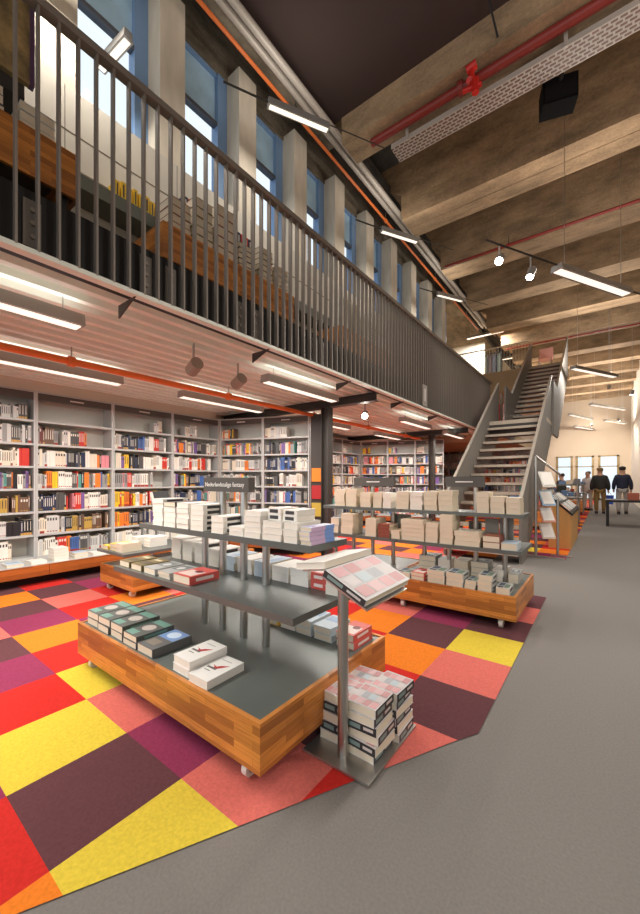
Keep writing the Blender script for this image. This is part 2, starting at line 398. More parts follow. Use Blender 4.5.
# upper floor, mezzanine and their railing
sbox('floor_upper', -6.55, -2.3, 15.0, 26, 5.0, 5.32, fascia_m)
sbox('floor_upper', -2.3, -1.05, 15.0, 16.4, 5.0, 5.32, fascia_m)
sbox('floor_mezzanine', -6.55, -2.26, 11.9, 17, 2.5, 2.75, fascia_m)
sbox('trim_3', -6.5, -2.2, 14.85, 15.0, 4.55, 5.0, fascia_m)
sbox('wall_upper', -6.5, -2.3, 24.0, 24.2, 5.32, 8.3, white_m)
ur = thing('upper_railing', 'pale railing of thin bars along the upper floor edge', 'railing', (0, 15.06, 5.32))
bx('handrail', ur, -6.5, -2.16, -.02, .02, .9, .94, conduit_m)
for i in range(44): bx('baluster', ur, -6.4 + i * .098, -6.385 + i * .098, -.008, .008, 0, .9, conduit_m)
ub = thing('white_partition', 'large white partition standing on the upper floor', 'partition', (-4.85, 17.0, 5.32))
bx('board', ub, -.8, .75, 0, .08, 0, 1.9, white_m); bx('foot', ub, -.8, -.7, -.2, .3, 0, .04, steel); bx('foot', ub, .65, .75, -.2, .3, 0, .04, steel)
cb_ = thing('coat_rack', 'dark coats on a rack beside the white partition upstairs', 'coat rack', (-4.0, 17.6, 5.32))
MB().tube((-.45, 0, 1.55), (.45, 0, 1.55), .02, black_m).build('rail', cb_)
for sx in (-.45, .45): MB().tube((sx, 0, 0), (sx, 0, 1.55), .02, black_m).build('post', cb_)
for i in range(5): MB().prism([(-.4 + i * .18, -.2, .5), (-.4 + i * .18, .2, .5), (-.4 + i * .18, .2, 1.35), (-.4 + i * .18, 0, 1.5), (-.4 + i * .18, -.2, 1.35)], (.12, 0, 0), mat('coat %d' % (i % 3), [(40, 42, 50), (60, 66, 60), (52, 40, 40)][i % 3], .9)).build('coat', cb_)
cbn = thing('white_counter', 'long white counter on the upper floor behind the thin bars', 'counter', (-3.4, 18.5, 5.32))
bx('body', cbn, -.7, 1.0, 0, .5, 0, .85, white_m); bx('top', cbn, -.74, 1.04, -.04, .54, .85, .9, conduit_m)
colmat_pink = mat('chair pink', (206, 150, 140), .7)
ch = thing('chair', 'dusty pink chair at the head of the stairs', 'chair', (-1.75, 16.0, 5.32))
bx('seat', ch, -.22, .22, -.22, .22, .42, .47, colmat_pink); bx('backrest', ch, -.22, .22, .18, .22, .5, .9, colmat_pink)
for sx in (-.19, .19):
    for sy in (-.19, .19): MB().tube((sx, sy, 0), (sx, sy, .42), .015, steel, 6).build('leg', ch)
rc = thing('red_cabinet', 'bright red cabinet on the landing beside the stairs', 'cabinet', (-2.72, 13.0, 2.75))
bx('body', rc, -.14, .14, 0, .3, 0, 1.0, redpaint); bx('door', rc, -.13, .13, -.015, 0, .03, .97, redpaint); MB().tube((.09, -.03, .5), (.09, -.03, .6), .01, steel, 6).build('handle', rc)
for i, x in enumerate((-2.52, -2.36)):
    o = MB().box(x - .03, x + .03, 12.4, 12.46, 2.75, 3.95, rail_m).build('railing_post')
    tag(o, 'grey steel post %s the red cabinet on the landing' % ('just beside' if i == 0 else 'one further from'), 'post')

# ------------------------------------------------------------------ lamps
def lamp(name, label, p, q, z, power, group, w=.16, hang=0.0, light=True, bar=0.0, up=0.0):
    p = Vector((p[0], p[1], z)); q = Vector((q[0], q[1], z)); c = (p + q) / 2; d = q - p; L = d.length
    t = thing(name, label, 'lamp', c, math.atan2(d.y, d.x), group)
    MB().prism([(-L / 2, -w / 2, 0), (-L / 2, w / 2, 0), (-L / 2, w / 2 * .8, .09), (-L / 2, -w / 2 * .8, .09)], (L, 0, 0), lampbody_m).build('housing', t)
    bx('diffuser', t, -L / 2 + .02, L / 2 - .02, -w * .3, w * .3, -.006, .001, tube_m)
    if hang:
        for sx in (-.4, .4): MB().tube((sx * L, 0, .07), (sx * L, 0, hang), .004, steel, 6).build('wire', t)
    if bar: MB().tube((-bar, 0, .09), (L / 2 + bar * .8, 0, .09), .015, dsteel, 6).build('track', t)
    if light:
        ld = bpy.data.lights.new(name + '_light', 'AREA'); ld.shape = 'RECTANGLE'; ld.size = L; ld.size_y = w * .7; ld.energy = power; ld.color = LAMP
        lo = bpy.data.objects.new('light', ld); COL.objects.link(lo); lo.parent = t; lo.location = (0, 0, -.02)
    if up:  # extra upward area light, added to lift the ceiling above the lamp
        ld = bpy.data.lights.new(name + '_added_uplight', 'AREA'); ld.shape = 'RECTANGLE'; ld.size = L; ld.size_y = w * .6; ld.energy = up; ld.color = LAMP
        lo = bpy.data.objects.new('added_uplight', ld); COL.objects.link(lo); lo.parent = t; lo.location = (0, 0, .1); lo.rotation_euler = (math.pi, 0, 0)
    return t
NB = 'linear lamps under the balcony'
for X, ys in ((-3.2, [(-1.4, -.2), (-.05, 1.19), (3.14, 4.58), (6.9, 8.3), (9.4, 10.8)]), (-4.72, [(.7, 2.19), (3.0, 4.54), (5.9, 7.3), (8.6, 10.0)])):
    for i, (a, b_) in enumerate(ys):
        lamp('linear_lamp', '%s lit linear lamp in the %s line under the balcony deck' % (ordinal(i + 1), 'outer' if X > -4 else 'wall side'), (X, a), (X, b_), 2.49, P_LOWER, NB, hang=.2, up=UP_LOWER)
NW = 'linear lamps on the window wall'
DX, DY = .483, .876
for i, (x, y, n) in enumerate(((-3.37, 3.36, 'beside the first dark ceiling panel'), (-3.37, 6.35, 'above the middle of the balcony'), (-3.4, 9.4, 'above the far end of the balcony'), (-3.9, .95, 'seen through the front balcony bars'))):
    ln = .84 if i < 3 else .7
    t = lamp('wall_lamp', 'slim lit linear lamp %s' % n, (x, y), (x + DX * ln, y + DY * ln), 6.02 if i < 3 else 5.72, P_UPPER, NW, w=.1, up=UP_UPPER)
    MB().tube((-ln / 2, 0, .05), (-ln / 2 - .55, 0, .07), .014, dsteel, 6).build('arm', t)
    if i < 3: MB().tube((ln / 2, 0, .09), (ln / 2 + .9, 0, .09), .008, dsteel, 6).build('cable', t)
NH = 'pendant linear lamps over the hall'
HL = [((-.6, 6.8), (.3, 8.43), 'over the aisle, longest of the hanging lamps'), ((-.75, 13.1), (.24, 15.0), 'beside the top of the stairs'), ((-.5, 19.9), (.72, 22.3), 'with a spot at its end over the aisle'),
      ((-1.4, 22.3), (-.57, 24.9), 'before the pale far wall, higher one'), ((-.02, 25.7), (.9, 27.8), 'before the far wall, beside the brick wall'), ((-1.47, 27.5), (-.63, 29.8), 'lowest before the far wall')]
for i, (p, q, n) in enumerate(HL):
    lamp('pendant_lamp', 'grey linear pendant lamp %s' % n, p, q, 4.55, P_HALL if i < 2 else P_HALL * .55, NH, w=.2, hang=3.74, bar=2.4 if i == 0 else 0, up=UP_HALL * (.45 if i == 0 else 1))
for i, (p, q) in enumerate((((1.4, 3.0), (2.3, 4.63)), ((2.6, 8.5), (3.5, 10.1)), ((3.0, -1.5), (3.9, .1)))):  # unseen pendants added out of view to light the grey floor
    lamp('pendant_lamp', 'added unseen pendant lamp over the open aisle, %s' % ordinal(i + 1), p, q, 4.55, P_HALL, NH, w=.2, hang=3.74, up=UP_HALL * .5)
lamp('pendant_lamp', 'added pendant lamp over the upper floor behind the thin bars', (-4.6, 16.2), (-3.2, 16.2), 7.2, 150, NH, w=.2, hang=1.0)  # lamp added to brighten the dim upper floor and its partition
lamp('pendant_lamp', 'second added pendant lamp deeper over the upper floor', (-4.2, 20.0), (-2.8, 20.0), 7.2, 150, NH, w=.2, hang=1.0)  # another added lamp, brightening the upper floor further back
def spot(label, loc, target, power, ang=70, lens=.05, group=None, stem=.25, lit=True, body=None):
    t = thing('spot_lamp', label, 'spotlight', loc, 0, group)
    d = (Vector(target) - Vector(loc)).normalized()
    MB().tube((0, 0, 0), (0, 0, stem), .012 if stem < 1 else .006, lampbody_m, 8).build('stem', t)
    MB().tube(tuple(-d * .1), tuple(d * .06), lens * 1.1, body or lampbody_m, 14).build('housing', t)
    MB().tube(tuple(d * .06), tuple(d * .068), lens, spot_m if lit else (body or black_m), 14).build('lens', t)
    if lit and power:
        ld = bpy.data.lights.new('spot_light', 'SPOT'); ld.energy = power; ld.spot_size = math.radians(ang); ld.spot_blend = .6; ld.color = LAMP; ld.shadow_soft_size = .06
        lo = bpy.data.objects.new('light', ld); COL.objects.link(lo); lo.parent = t; lo.location = d * .09
        lo.rotation_euler = d.to_track_quat('-Z', 'Y').to_euler()
    return t
spot('brightest round spotlight on the hall track, facing the camera', (-1.19, 5.76, 4.44), (-1.2, 1.4, .3), 150, 75, stem=.215)
spot('small round spotlight hanging beside the long hall pendant lamp', (-.88, 6.32, 4.38), (-1.6, 4.5, .5), 120, 80, stem=.275)
spot('glaring round spotlight under the balcony beyond the steel column', (-3.3, 5.63, 2.45), (-1.6, 2.2, .6), 40, 80, .05, stem=.2)
spot('round spotlight at the far end of the aisle track', (.75, 17.2, 4.4), (-.2, 18.5, 0), 60, 80, stem=3.9)
spot('round spotlight hung before the stair top lamp', (.1, 16.2, 4.5), (-.5, 30, 2.6), 150, 60, stem=3.8)
spot('round spotlight nearest the pale far wall', (-.6, 25.0, 4.3), (-.75, 31, 2.9), 1500, 58, stem=4.0)
spot('round spotlight washing the white brick wall', (.55, 24.5, 4.4), (1.35, 25.5, 2.2), 120, 100, stem=3.9)
for i, (x, y) in enumerate(((-3.34, 2.27), (-3.42, 2.92))):
    spot('taupe unlit track projector under the balcony, %s' % ('front one' if i == 0 else 'one nearer the steel column'), (x, y, 2.47), (x - .5, y + .1, 2.3), 0, lens=.06, lit=False, body=mat('projector taupe', (150, 134, 120), .5), stem=.25)

t = lamp('wall_lamp', 'short lit lamp set square to the first upper window', (-4.2, 1.74), (-3.68, 1.78), 5.6, 3, NW, w=.1)
MB().tube((-.24, 0, .05), (-.36, 0, .05), .012, dsteel, 6).build('arm', t)
# ------------------------------------------------------------------ pipes and services
def pipe(name, label, p, q, r, m, clamps=0):
    t = thing(name, label, 'pipe', p)
    d = Vector(q) - Vector(p)
    MB().tube((0, 0, 0), tuple(d), r, m, 12).build('tube', t)
    for i in range(clamps):
        c = d * ((i + .5) / clamps); u = d.normalized()
        MB().tube(tuple(c - u * .03), tuple(c + u * .03), r * 1.5, m, 12).build('coupling', t)
        MB().tube(tuple(c), tuple(c + Vector((0, 0, .17))), .008, steel, 6).build('hanger', t)
    return t
pipe('sprinkler_pipe', 'orange sprinkler pipe running under the balcony deck', (-4.35, -1.5, 2.54), (-4.35, 10.6, 2.54), .035, orange_pipe, 6)
pipe('conduit', 'pale conduit along the beam ends, beside the window wall', (-3.42, -3, 6.86), (-3.42, 14.5, 6.86), .05, conduit_m)
pipe('conduit', 'second pale conduit, just outside the first one by the beams', (-3.56, -3, 6.9), (-3.56, 14.5, 6.9), .05, conduit_m)
pipe('sprinkler_pipe', 'thin orange pipe along the top of the upper windows', (-3.72, -3, 6.84), (-3.72, 14.5, 6.84), .025, orange_pipe, 6)
pipe('sprinkler_pipe', 'thick dark red pipe under the first concrete beam', (-2.92, 5.2, 6.62), (5.3, 5.2, 6.62), .06, red_pipe, 3)
pipe('sprinkler_pipe', 'thin red pipe across the third ceiling bay', (-3.1, 9.1, 6.5), (5.3, 9.1, 6.5), .03, red_pipe, 3)
pipe('sprinkler_pipe', 'thin red pipe across the far ceiling beams', (-3.2, 16.6, 6.6), (5.3, 16.6, 6.6), .03, red_pipe, 3)
ty = thing('cable_tray', 'perforated pale cable tray under the first concrete beam', 'cable tray', (-2.64, 5.3, 6.45))
bx('tray_bottom', ty, 0, 7.9, 0, .3, 0, .006, tray_m); bx('tray_side', ty, 0, 7.9, -.006, 0, 0, .07, conduit_m); bx('tray_side', ty, 0, 7.9, .3, .306, 0, .07, conduit_m)
for i in range(4): bx('hanger', ty, .25 + i * 2, .29 + i * 2, -.03, .0, -.02, .3, conduit_m)
v = thing('sprinkler_valve', 'bright red valve fitting hanging from the dark red pipe', 'valve', (-1.36, 5.0, 6.42))
MB().tube((0, 0, -.1), (0, 0, .22), .035, redpaint).build('body', v)
MB().tube((-.02, -.04, .0), (-.02, .2, .14), .04, redpaint).build('flange', v)
MB().tube((-.1, -.02, -.08), (.12, -.02, -.12), .03, redpaint).tube((.05, -.02, -.02), (.05, -.02, -.19), .045, redpaint).build('outlet', v)
MB().tube((-.06, 0, .17), (.06, 0, .19), .055, redpaint).build('handwheel', v)
o = MB().tube((-1.12, 4.72, 7.12), (-1.05, 4.98, 6.75), .012, black_m, 6).build('ceiling_cable'); tag(o, 'thin black cable dropping from the dark ceiling panel', 'cable')
sk = thing('speaker', 'black box loudspeaker mounted under the concrete ceiling', 'speaker', (-.5, 5.9, 6.42), .3)
bx('cabinet', sk, -.2, .2, -.12, .14, -.15, .17, mat('speaker black', (16, 15, 15), .85, spec=.1)); bx('grille', sk, -.18, .18, -.135, -.12, -.13, .15, mat('speaker cloth', (24, 22, 22), .95, spec=.05)); MB().tube((0, -.1, .1), (0, -.5, .36), .03, black_m).build('bracket', sk)

# ------------------------------------------------------------------ paperbacks
def colmat(rgb): return mat('cover %d %d %d' % rgb, rgb, .45)
def ell(cx, cy, rx, ry, n=14): return [(cx + rx * math.cos(t * 2 * math.pi / n), cy + ry * math.sin(t * 2 * math.pi / n)) for t in range(n)]
def rect(x0, y0, x1, y1): return [(x0, y0), (x1, y0), (x1, y1), (x0, y1)]
DK, GY, TEAL, PALE, WHT, REDC = (90, 94, 90), (150, 148, 144), (112, 156, 142), (190, 180, 172), (240, 237, 230), (186, 48, 42)
grid = []
for i in range(4):
    for j in range(3):
        grid.append((rect(-.46 + i * .235, -.46 + j * .31, -.25 + i * .235, -.19 + j * .31), [(220, 166, 168), (176, 178, 184), (224, 186, 186), (190, 204, 210), (206, 150, 150), (214, 206, 204)][(i * 2 + j * 5) % 6]))
# cover colour, pictures on the front (unit outline, colour), marks on the spine (y0, y1, z0, z1, colour)
STY = {
    'white': ((238, 234, 226), [], [(-.35, .3, .2, .8, (60, 58, 60))]),
    'plain white': ((240, 236, 228), [], []),
    'cream': ((224, 210, 186), [(rect(-.3, -.35, .3, .1), (200, 180, 150))], []),
    'black': ((44, 43, 45), [(rect(-.3, .1, .3, .25), (150, 60, 50))], [(-.3, .3, .3, .7, (190, 186, 180))]),
    'teal and grey': (DK, [(rect(-.46, .24, .46, .46), TEAL), (rect(-.46, -.46, .1, -.26), TEAL), (ell(0, 0, .3, .17), PALE)], [(-.3, .3, .3, .7, TEAL)]),
    'blue pictured': ((104, 104, 104), [(rect(-.47, .0, .47, .47), (126, 158, 206)), (ell(.0, .24, .3, .16), (206, 222, 240)), (rect(-.36, -.36, .2, -.12), (140, 130, 116))], []),
    'red dragon': ((243, 241, 236), [([(-.3, .06), (-.05, .02), (.05, .1), (.34, .2), (.2, .06), (.08, -.04), (-.1, -.1), (-.12, .0)], REDC), (rect(-.36, -.1, .1, -.04), (110, 106, 104)), (rect(-.3, -.2, .0, -.17), (150, 146, 142)), (rect(-.3, .3, .2, .33), (196, 192, 188))], []),
    'picture grid': ((212, 208, 206), grid, [(-.5, .5, 0, 1, (56, 54, 56)), (-.4, -.02, .25, .75, (128, 150, 146)), (.08, .4, .35, .7, (206, 196, 190))]),
    'red': ((214, 92, 84), [(rect(-.4, -.4, .4, .1), (236, 214, 206)), (ell(.1, .05, .2, .12), (120, 44, 50))], [(-.3, .3, .3, .7, (244, 226, 220))]),
    'olive': ((120, 106, 66), [(rect(-.4, -.3, .4, .0), (86, 78, 60)), (rect(-.3, .2, .3, .34), (214, 202, 170))], []),
    'grey pictured': ((176, 178, 176), [(rect(-.4, -.1, .4, .4), (120, 126, 128)), (ell(0, .1, .2, .15), (214, 214, 210))], []),
    'lilac and blue': ((206, 212, 232), [(rect(-.4, -.4, .4, 0), (186, 176, 214))], [(-.5, .1, .0, 1, (196, 168, 200)), (.1, .5, .0, 1, (120, 152, 212))]),
    'yellow': ((238, 192, 66), [(rect(-.3, -.2, .3, .2), (250, 226, 150))], []),
    'patterned': ((206, 206, 202), [(rect(-.4, -.1, .0, .4), (70, 92, 112)), (rect(.05, -.4, .42, .2), (120, 140, 120)), (rect(-.4, -.42, 0, -.2), (60, 60, 62))], [(-.3, .3, .3, .7, (60, 70, 84))]),
    'brown red': ((140, 76, 60), [(rect(-.4, -.3, .4, .3), (176, 110, 84))], []),
    'pale blue': ((198, 212, 222), [(rect(-.4, 0, .4, .4), (150, 178, 206))], []),
}
_bm = {}
def book_meshes(style):
    if style in _bm: return _bm[style]
    rgb, front, spine = STY[style]; c = colmat(rgb)
    pg = pagew_m if style in ('white', 'plain white', 'red dragon') else page_m
    m = MB().box(-.5, .5, -.5, .5, 0, .05, c).box(-.5, .5, -.5, .5, .95, 1, c).box(.475, .5, -.5, .5, .05, .95, c)
    for i, (pts, col) in enumerate(front): m.poly([(x, y, 1.006 + .004 * i) for x, y in pts], colmat(col))
    for i, (a, b, z0, z1, col) in enumerate(spine):
        xx = .502 + .0015 * i; m.poly([(xx, a, z0), (xx, b, z0), (xx, b, z1), (xx, a, z1)], colmat(col))
    p = MB().box(-.485, .475, -.49, .49, .05, .95, pg)
    a = MB(); a.v = m.v + p.v; a.ms = m.ms + p.ms; a.f = m.f + [tuple(i + len(m.v) for i in f) for f in p.f]; a.mi = m.mi + [len(m.ms)] * len(p.f)
    _bm[style] = (m.mesh('cover'), p.mesh('pages'), a.mesh('paperback'))
    return _bm[style]
RZ = {'E': 0, 'N': math.pi / 2, 'W': math.pi, 'S': -math.pi / 2}
NPB = [0]
def paperback(label, group, x0, x1, y0, y1, z0, z1, style, spine='E', parts=True, turn=0.0, jit=.004, name='paperback'):
    NPB[0] += 1
    w, d = (x1 - x0, y1 - y0) if spine in 'EW' else (y1 - y0, x1 - x0)
    loc = ((x0 + x1) / 2 + R.uniform(-jit, jit), (y0 + y1) / 2 + R.uniform(-jit, jit), z0 + .0006)
    cm, pm, am = book_meshes(style); t = z1 - z0 - .0012
    if parts:
        o = thing(name, label, 'paperback', loc, RZ[spine] + turn, group)
        for n, me in (('cover', cm), ('pages', pm)):
            c = bpy.data.objects.new(n, me); COL.objects.link(c); c.parent = o; c.scale = (w, d, t)
    else:
        o = bpy.data.objects.new(name, am); COL.objects.link(o); o.location = loc; o.scale = (w, d, t); o.rotation_euler = (0, 0, RZ[spine] + turn)
        tag(o, label, 'paperback', group)
    return o
def stack(where, group, x0, x1, y0, depth, z0, ztop, n, style, spine='E', parts=True, top=None, jit=.004):
    t = (ztop - z0) / n
    for i in range(n):
        s_ = top if (top and i == n - 1) else style
        pos = 'single' if n == 1 else 'topmost' if i == n - 1 else 'bottom' if i == 0 else '%s up' % ordinal(i + 1)
        paperback('%s paperback, %s, %s' % (s_, pos, where), group, x0 + .004, x1 - .004, y0, y0 + depth, z0 + i * t, z0 + (i + 1) * t, s_, spine, parts, R.uniform(-.025, .025), jit)

# ------------------------------------------------------------------ rolling display carts
cast_m = mat('caster white', (226, 220, 212), .4)
def cart(label, x0, x1, y0, y1, shelves, rods, sign=None, top=.307):
    t = thing('display_cart', label, 'display cart', ((x0 + x1) / 2, (y0 + y1) / 2, 0))
    ox, oy = (x0 + x1) / 2, (y0 + y1) / 2
    hx, hy = (x1 - x0) / 2, (y1 - y0) / 2; zb = .088
    for nm, a in (('front_board', (-hx, hx, -hy, -hy + .022)), ('back_board', (-hx, hx, hy - .022, hy)), ('side_board', (-hx, -hx + .022, -hy + .022, hy - .022)), ('side_board', (hx - .022, hx, -hy + .022, hy - .022))):
        bx(nm, t, *a, zb, top, wood_m)
    bx('metal_top', t, -hx + .022, hx - .022, -hy + .022, hy - .022, top - .03, top - .006, tabletop_m)
    bx('bottom_panel', t, -hx + .022, hx - .022, -hy + .022, hy - .022, zb + .005, zb + .02, black_m)
    for sx in (-1, 1):
        for sy in (-1, 1):
            cx, cy = sx * (hx - .13), sy * (hy - .06)
            c = MB().tube((cx - .016, cy, .036), (cx + .016, cy, .036), .036, cast_m, 18).build('caster_wheel', t)
            MB().box(cx - .026, cx - .02, cy - .018, cy + .018, .03, .09, steel).box(cx + .02, cx + .026, cy - .018, cy + .018, .03, .09, steel).box(cx - .03, cx + .03, cy - .03, cy + .03, .084, .092, steel).build('fork', c)
    for (a, b, c, d, z, th) in shelves: bx('shelf', t, a - ox, b - ox, c - oy, d - oy, z - th, z, shelfplate_m)
    for (x, y, z) in rods: MB().tube((x - ox, y - oy, top - .006), (x - ox, y - oy, z), .024, steel, 16).build('rod', t)
    if sign:
        a, b, y, z0, z1, words = sign
        s_ = bx('sign', t, a - ox, b - ox, y - oy - .02, y - oy + .035, z0, z1, header_m)
        if words: text('lettering', words, s_, ((a + b) / 2 - ox - .01, y - oy - .022, (z0 + z1) / 2), (math.pi / 2, 0, 0), .042, signtext_m)
        else: bx('lettering', s_, (a + b) / 2 - ox - .09, (a + b) / 2 - ox + .09, y - oy - .023, y - oy - .02, (z0 + z1) / 2 - .006, (z0 + z1) / 2 + .006, signtext_m)
    return t
cart('low wooden display cart in front, two grey shelves on steel rods and a fantasy sign', -3.02, -1.15, 1.10, 2.22,
     [(-2.96, -1.16, 1.32, 2.02, .682, .036), (-2.93, -1.2, 1.5, 1.84, .99, .036)],
     [(-2.30, 1.66, .96), (-2.10, 1.66, 1.25), (-1.885, 1.66, 1.25), (-1.68, 1.66, .96)], (-2.29, -1.82, 1.66, 1.25, 1.346, 'Nederlandstalige fantasy'))
for x0, x1, n in ((-1.83, -.62, 'wooden display cart at the carpet edge before the stairs, with shelves and a sign'), (-3.05, -1.86, 'wooden display cart behind the book stand, beside the cart before the stairs')):
    c = (x0 + x1) / 2
    cart(n, x0, x1, 3.64, 4.66, [(x0 - .01, x1 + .01, 3.82, 4.46, .675, .036), (x0 + (.1 if x0 < -2 else -.01), x1 + .01, 3.95, 4.33, 1.0, .036)], [(c - .14, 4.14, 1.25), (c + .14, 4.14, 1.25), (c - .42, 4.14, .97), (c + .42, 4.14, .97)],
         (-1.4, -1.0, 4.14, 1.255, 1.366, None) if x0 > -2 else (-2.58, -2.02, 4.14, 1.255, 1.36, None))
cart('small wooden display cart between the front cart and the wall bookcases', -4.97, -4.16, 2.06, 3.86, [(-4.92, -4.24, 2.0, 3.7, .5, .03)], [(-4.55, 2.5, .5), (-4.55, 3.3, .5)])

# books on the front cart
G = 'stacked paperbacks on the front cart'
F = 'along front cart top shelf'
for i, (x0, x1, zt, n, s_, top) in enumerate(((-2.75, -2.60, 1.19, 6, 'white', None), (-2.60, -2.44, 1.172, 5, 'white', 'black'), (-2.43, -2.28, 1.17, 5, 'white', None), (-2.26, -2.11, 1.165, 5, 'white', None),
                                            (-2.03, -1.90, 1.10, 3, 'white', None), (-1.86, -1.72, 1.045, 2, 'plain white', None), (-1.72, -1.575, 1.15, 5, 'plain white', None), (-1.57, -1.41, 1.10, 3, 'plain white', None),
                                            (-1.40, -1.295, 1.10, 3, 'plain white', None), (-1.285, -1.205, 1.085, 4, 'lilac and blue', None))):
    stack('%s stack %s' % (ordinal(i + 1), F), G, x0, x1, 1.51, .21, .99, zt, n, s_, 'E', True, top)
for i, (x0, x1, zt, n) in enumerate(((-1.56, -1.45, 1.17, 2), (-1.44, -1.33, 1.165, 2))):
    stack('%s pair across the front cart top stacks' % ('first' if i == 0 else 'second'), G, x0, x1, 1.55, .16, 1.10, zt, n, 'white', 'S')
ln = thing('leaning_book', 'large white book leaning with a dark cover at the front cart shelf end', 'book', (-2.86, 1.68, .998), .35)
T = Matrix.Rotation(math.radians(-14), 4, 'Y')
MB().box(-.012, .012, -.085, .085, 0, .24, pagew_m, T).build('pages', ln); MB().box(.012, .016, -.09, .09, 0, .245, colmat((52, 52, 54)), T).box(-.016, -.012, -.09, .09, 0, .245, colmat((238, 234, 226)), T).build('cover', ln)
F = 'along front cart middle shelf'
for i, (x0, x1, s_) in enumerate(((-2.94, -2.78, 'olive'), (-2.76, -2.60, 'olive'), (-2.58, -2.42, 'grey pictured'), (-2.39, -2.24, 'grey pictured'), (-2.21, -2.02, 'red'))):
    stack('%s place %s' % (ordinal(i + 1), F), G, x0, x1, 1.35, .22, .682, .725 + (i == 4) * .01, 1 if i != 3 else 2, s_, 'E')
F = 'behind on front cart middle shelf'
for i, (x0, x1, zt, n, s_, sp) in enumerate(((-2.9, -2.76, .85, 4, 'plain white', 'E'), (-2.75, -2.61, .84, 4, 'plain white', 'E'), (-2.58, -2.43, .84, 4, 'white', 'E'), (-2.42, -2.27, .81, 3, 'white', 'E'),
                                             (-2.25, -2.09, .785, 2, 'pale blue', 'S'), (-2.07, -1.92, .785, 2, 'plain white', 'S'), (-1.90, -1.74, .785, 2, 'pale blue', 'S'), (-1.73, -1.58, .78, 2, 'plain white', 'S'),
                                             (-1.57, -1.42, .785, 2, 'plain white', 'S'), (-1.41, -1.29, .78, 2, 'red', 'S'))):
    stack('%s stack %s' % (ordinal(i + 1), F), G, x0, x1, 1.76, .22, .682, zt, n, s_, sp)
stack('aisle end stack on front cart middle shelf', G, -1.275, -1.165, 1.72, .28, .682, .83, 3, 'plain white', 'E')
F = 'by front cart front board'
for i, x0 in enumerate((-2.97, -2.79, -2.61, -2.43)):
    stack('%s pile %s' % (ordinal(i + 1), F), G, x0, x0 + .175, 1.14 - .0 * i, .25, .301, .385 + (.014 if i < 3 else -.006), 2, 'teal and grey', 'E')
stack('beside the four teal piles on front cart', G, -2.25, -2.07, 1.14, .26, .301, .352, 1, 'blue pictured', 'E')
stack('taller dragon pile on front cart', G, -1.87, -1.71, 1.14, .24, .301, .385, 2, 'red dragon', 'E')
stack('lower dragon spot on front cart', G, -1.705, -1.545, 1.13, .24, .301, .345, 1, 'red dragon', 'E')
F = 'by front cart back board'
for i, (x0, x1, zt, n, s_) in enumerate(((-2.0, -1.84, .36, 1, 'yellow'), (-1.82, -1.68, .40, 2, 'plain white'), (-1.67, -1.53, .40, 2, 'pale blue'), (-1.52, -1.37, .39, 2, 'pale blue'), (-1.34, -1.2, .39, 2, 'red'))):
    stack('%s stack %s' % (ordinal(i + 1), F), G, x0, x1, 1.93, .22, .301, zt, n, s_, 'E')

# book stand with its pile
bs = thing('book_stand', 'steel book stand with a square foot plate beside the front cart', 'book stand', (-1.0, 1.5, 0))
bx('foot_plate', bs, -.18, .19, -.085, .42, .005, .016, mat('foot plate steel', (176, 172, 166), .35, .85))
MB().tube((0, 0, .016), (0, 0, .86), .026, steel, 24).build('post', bs)
SL = math.atan2(.092, .2)
Tt = Matrix.Translation((.13, .01, .86)) @ Matrix.Rotation(SL, 4, 'Y')
MB().box(-.13, .12, -.19, .19, -.012, -.004, steel, Tt).build('tray', bs)
MB().box(-.125, .0, -.05, .05, -.03, -.012, dsteel, Tt).build('tray_bracket', bs)
MB().box(-.06, .06, -.19, .19, -.012, -.004, steel, Matrix.Translation((-.075, .05, .922)) @ Matrix.Rotation(-.16, 4, 'Y')).build('tray', bs)
for lab, sx, sty, ry, loc in (('large picture grid book displayed open to view on the slanted stand', 'S', 'picture grid', SL, (-.872, 1.512, .868)), ('white backed book on the far side of the slanted stand', 'N', 'plain white', -.16, (-1.075, 1.55, .922))):
    db = paperback(lab, None, 0, .225 if sx == 'S' else .17, 0, .42, 0, .032, sty, sx, jit=0, name='display_book')
    db.rotation_mode = 'QUATERNION'
    M_ = Matrix.Translation(loc) @ Matrix.Rotation(ry, 4, 'Y') @ Matrix.Rotation(RZ[sx], 4, 'Z')
    db.location = M_.to_translation(); db.rotation_quaternion = M_.to_quaternion()
for i, (x0, y0, n, zt) in enumerate(((-1.165, 1.545, 5, .25), (-1.0, 1.53, 6, .27), (-1.15, 1.735, 5, .24), (-.985, 1.725, 6, .262))):
    w_ = '%s pile at the stand foot' % ('cart side front', 'aisle side front', 'cart side back', 'aisle side back')[i]
    th_ = (zt - .016) / n
    for k in range(n):
        pos = 'top' if k == n - 1 else 'bottom' if k == 0 else ordinal(k + 1)
        paperback('picture grid paperback, %s in %s' % (pos, w_), 'paperbacks piled at the foot of the stand', x0, x0 + .16, y0, y0 + .185, .016 + k * th_, .016 + (k + 1) * th_, 'picture grid', 'ES'[k % 2] if k < n - 1 else 'E', True, R.uniform(-.06, .06), .008)

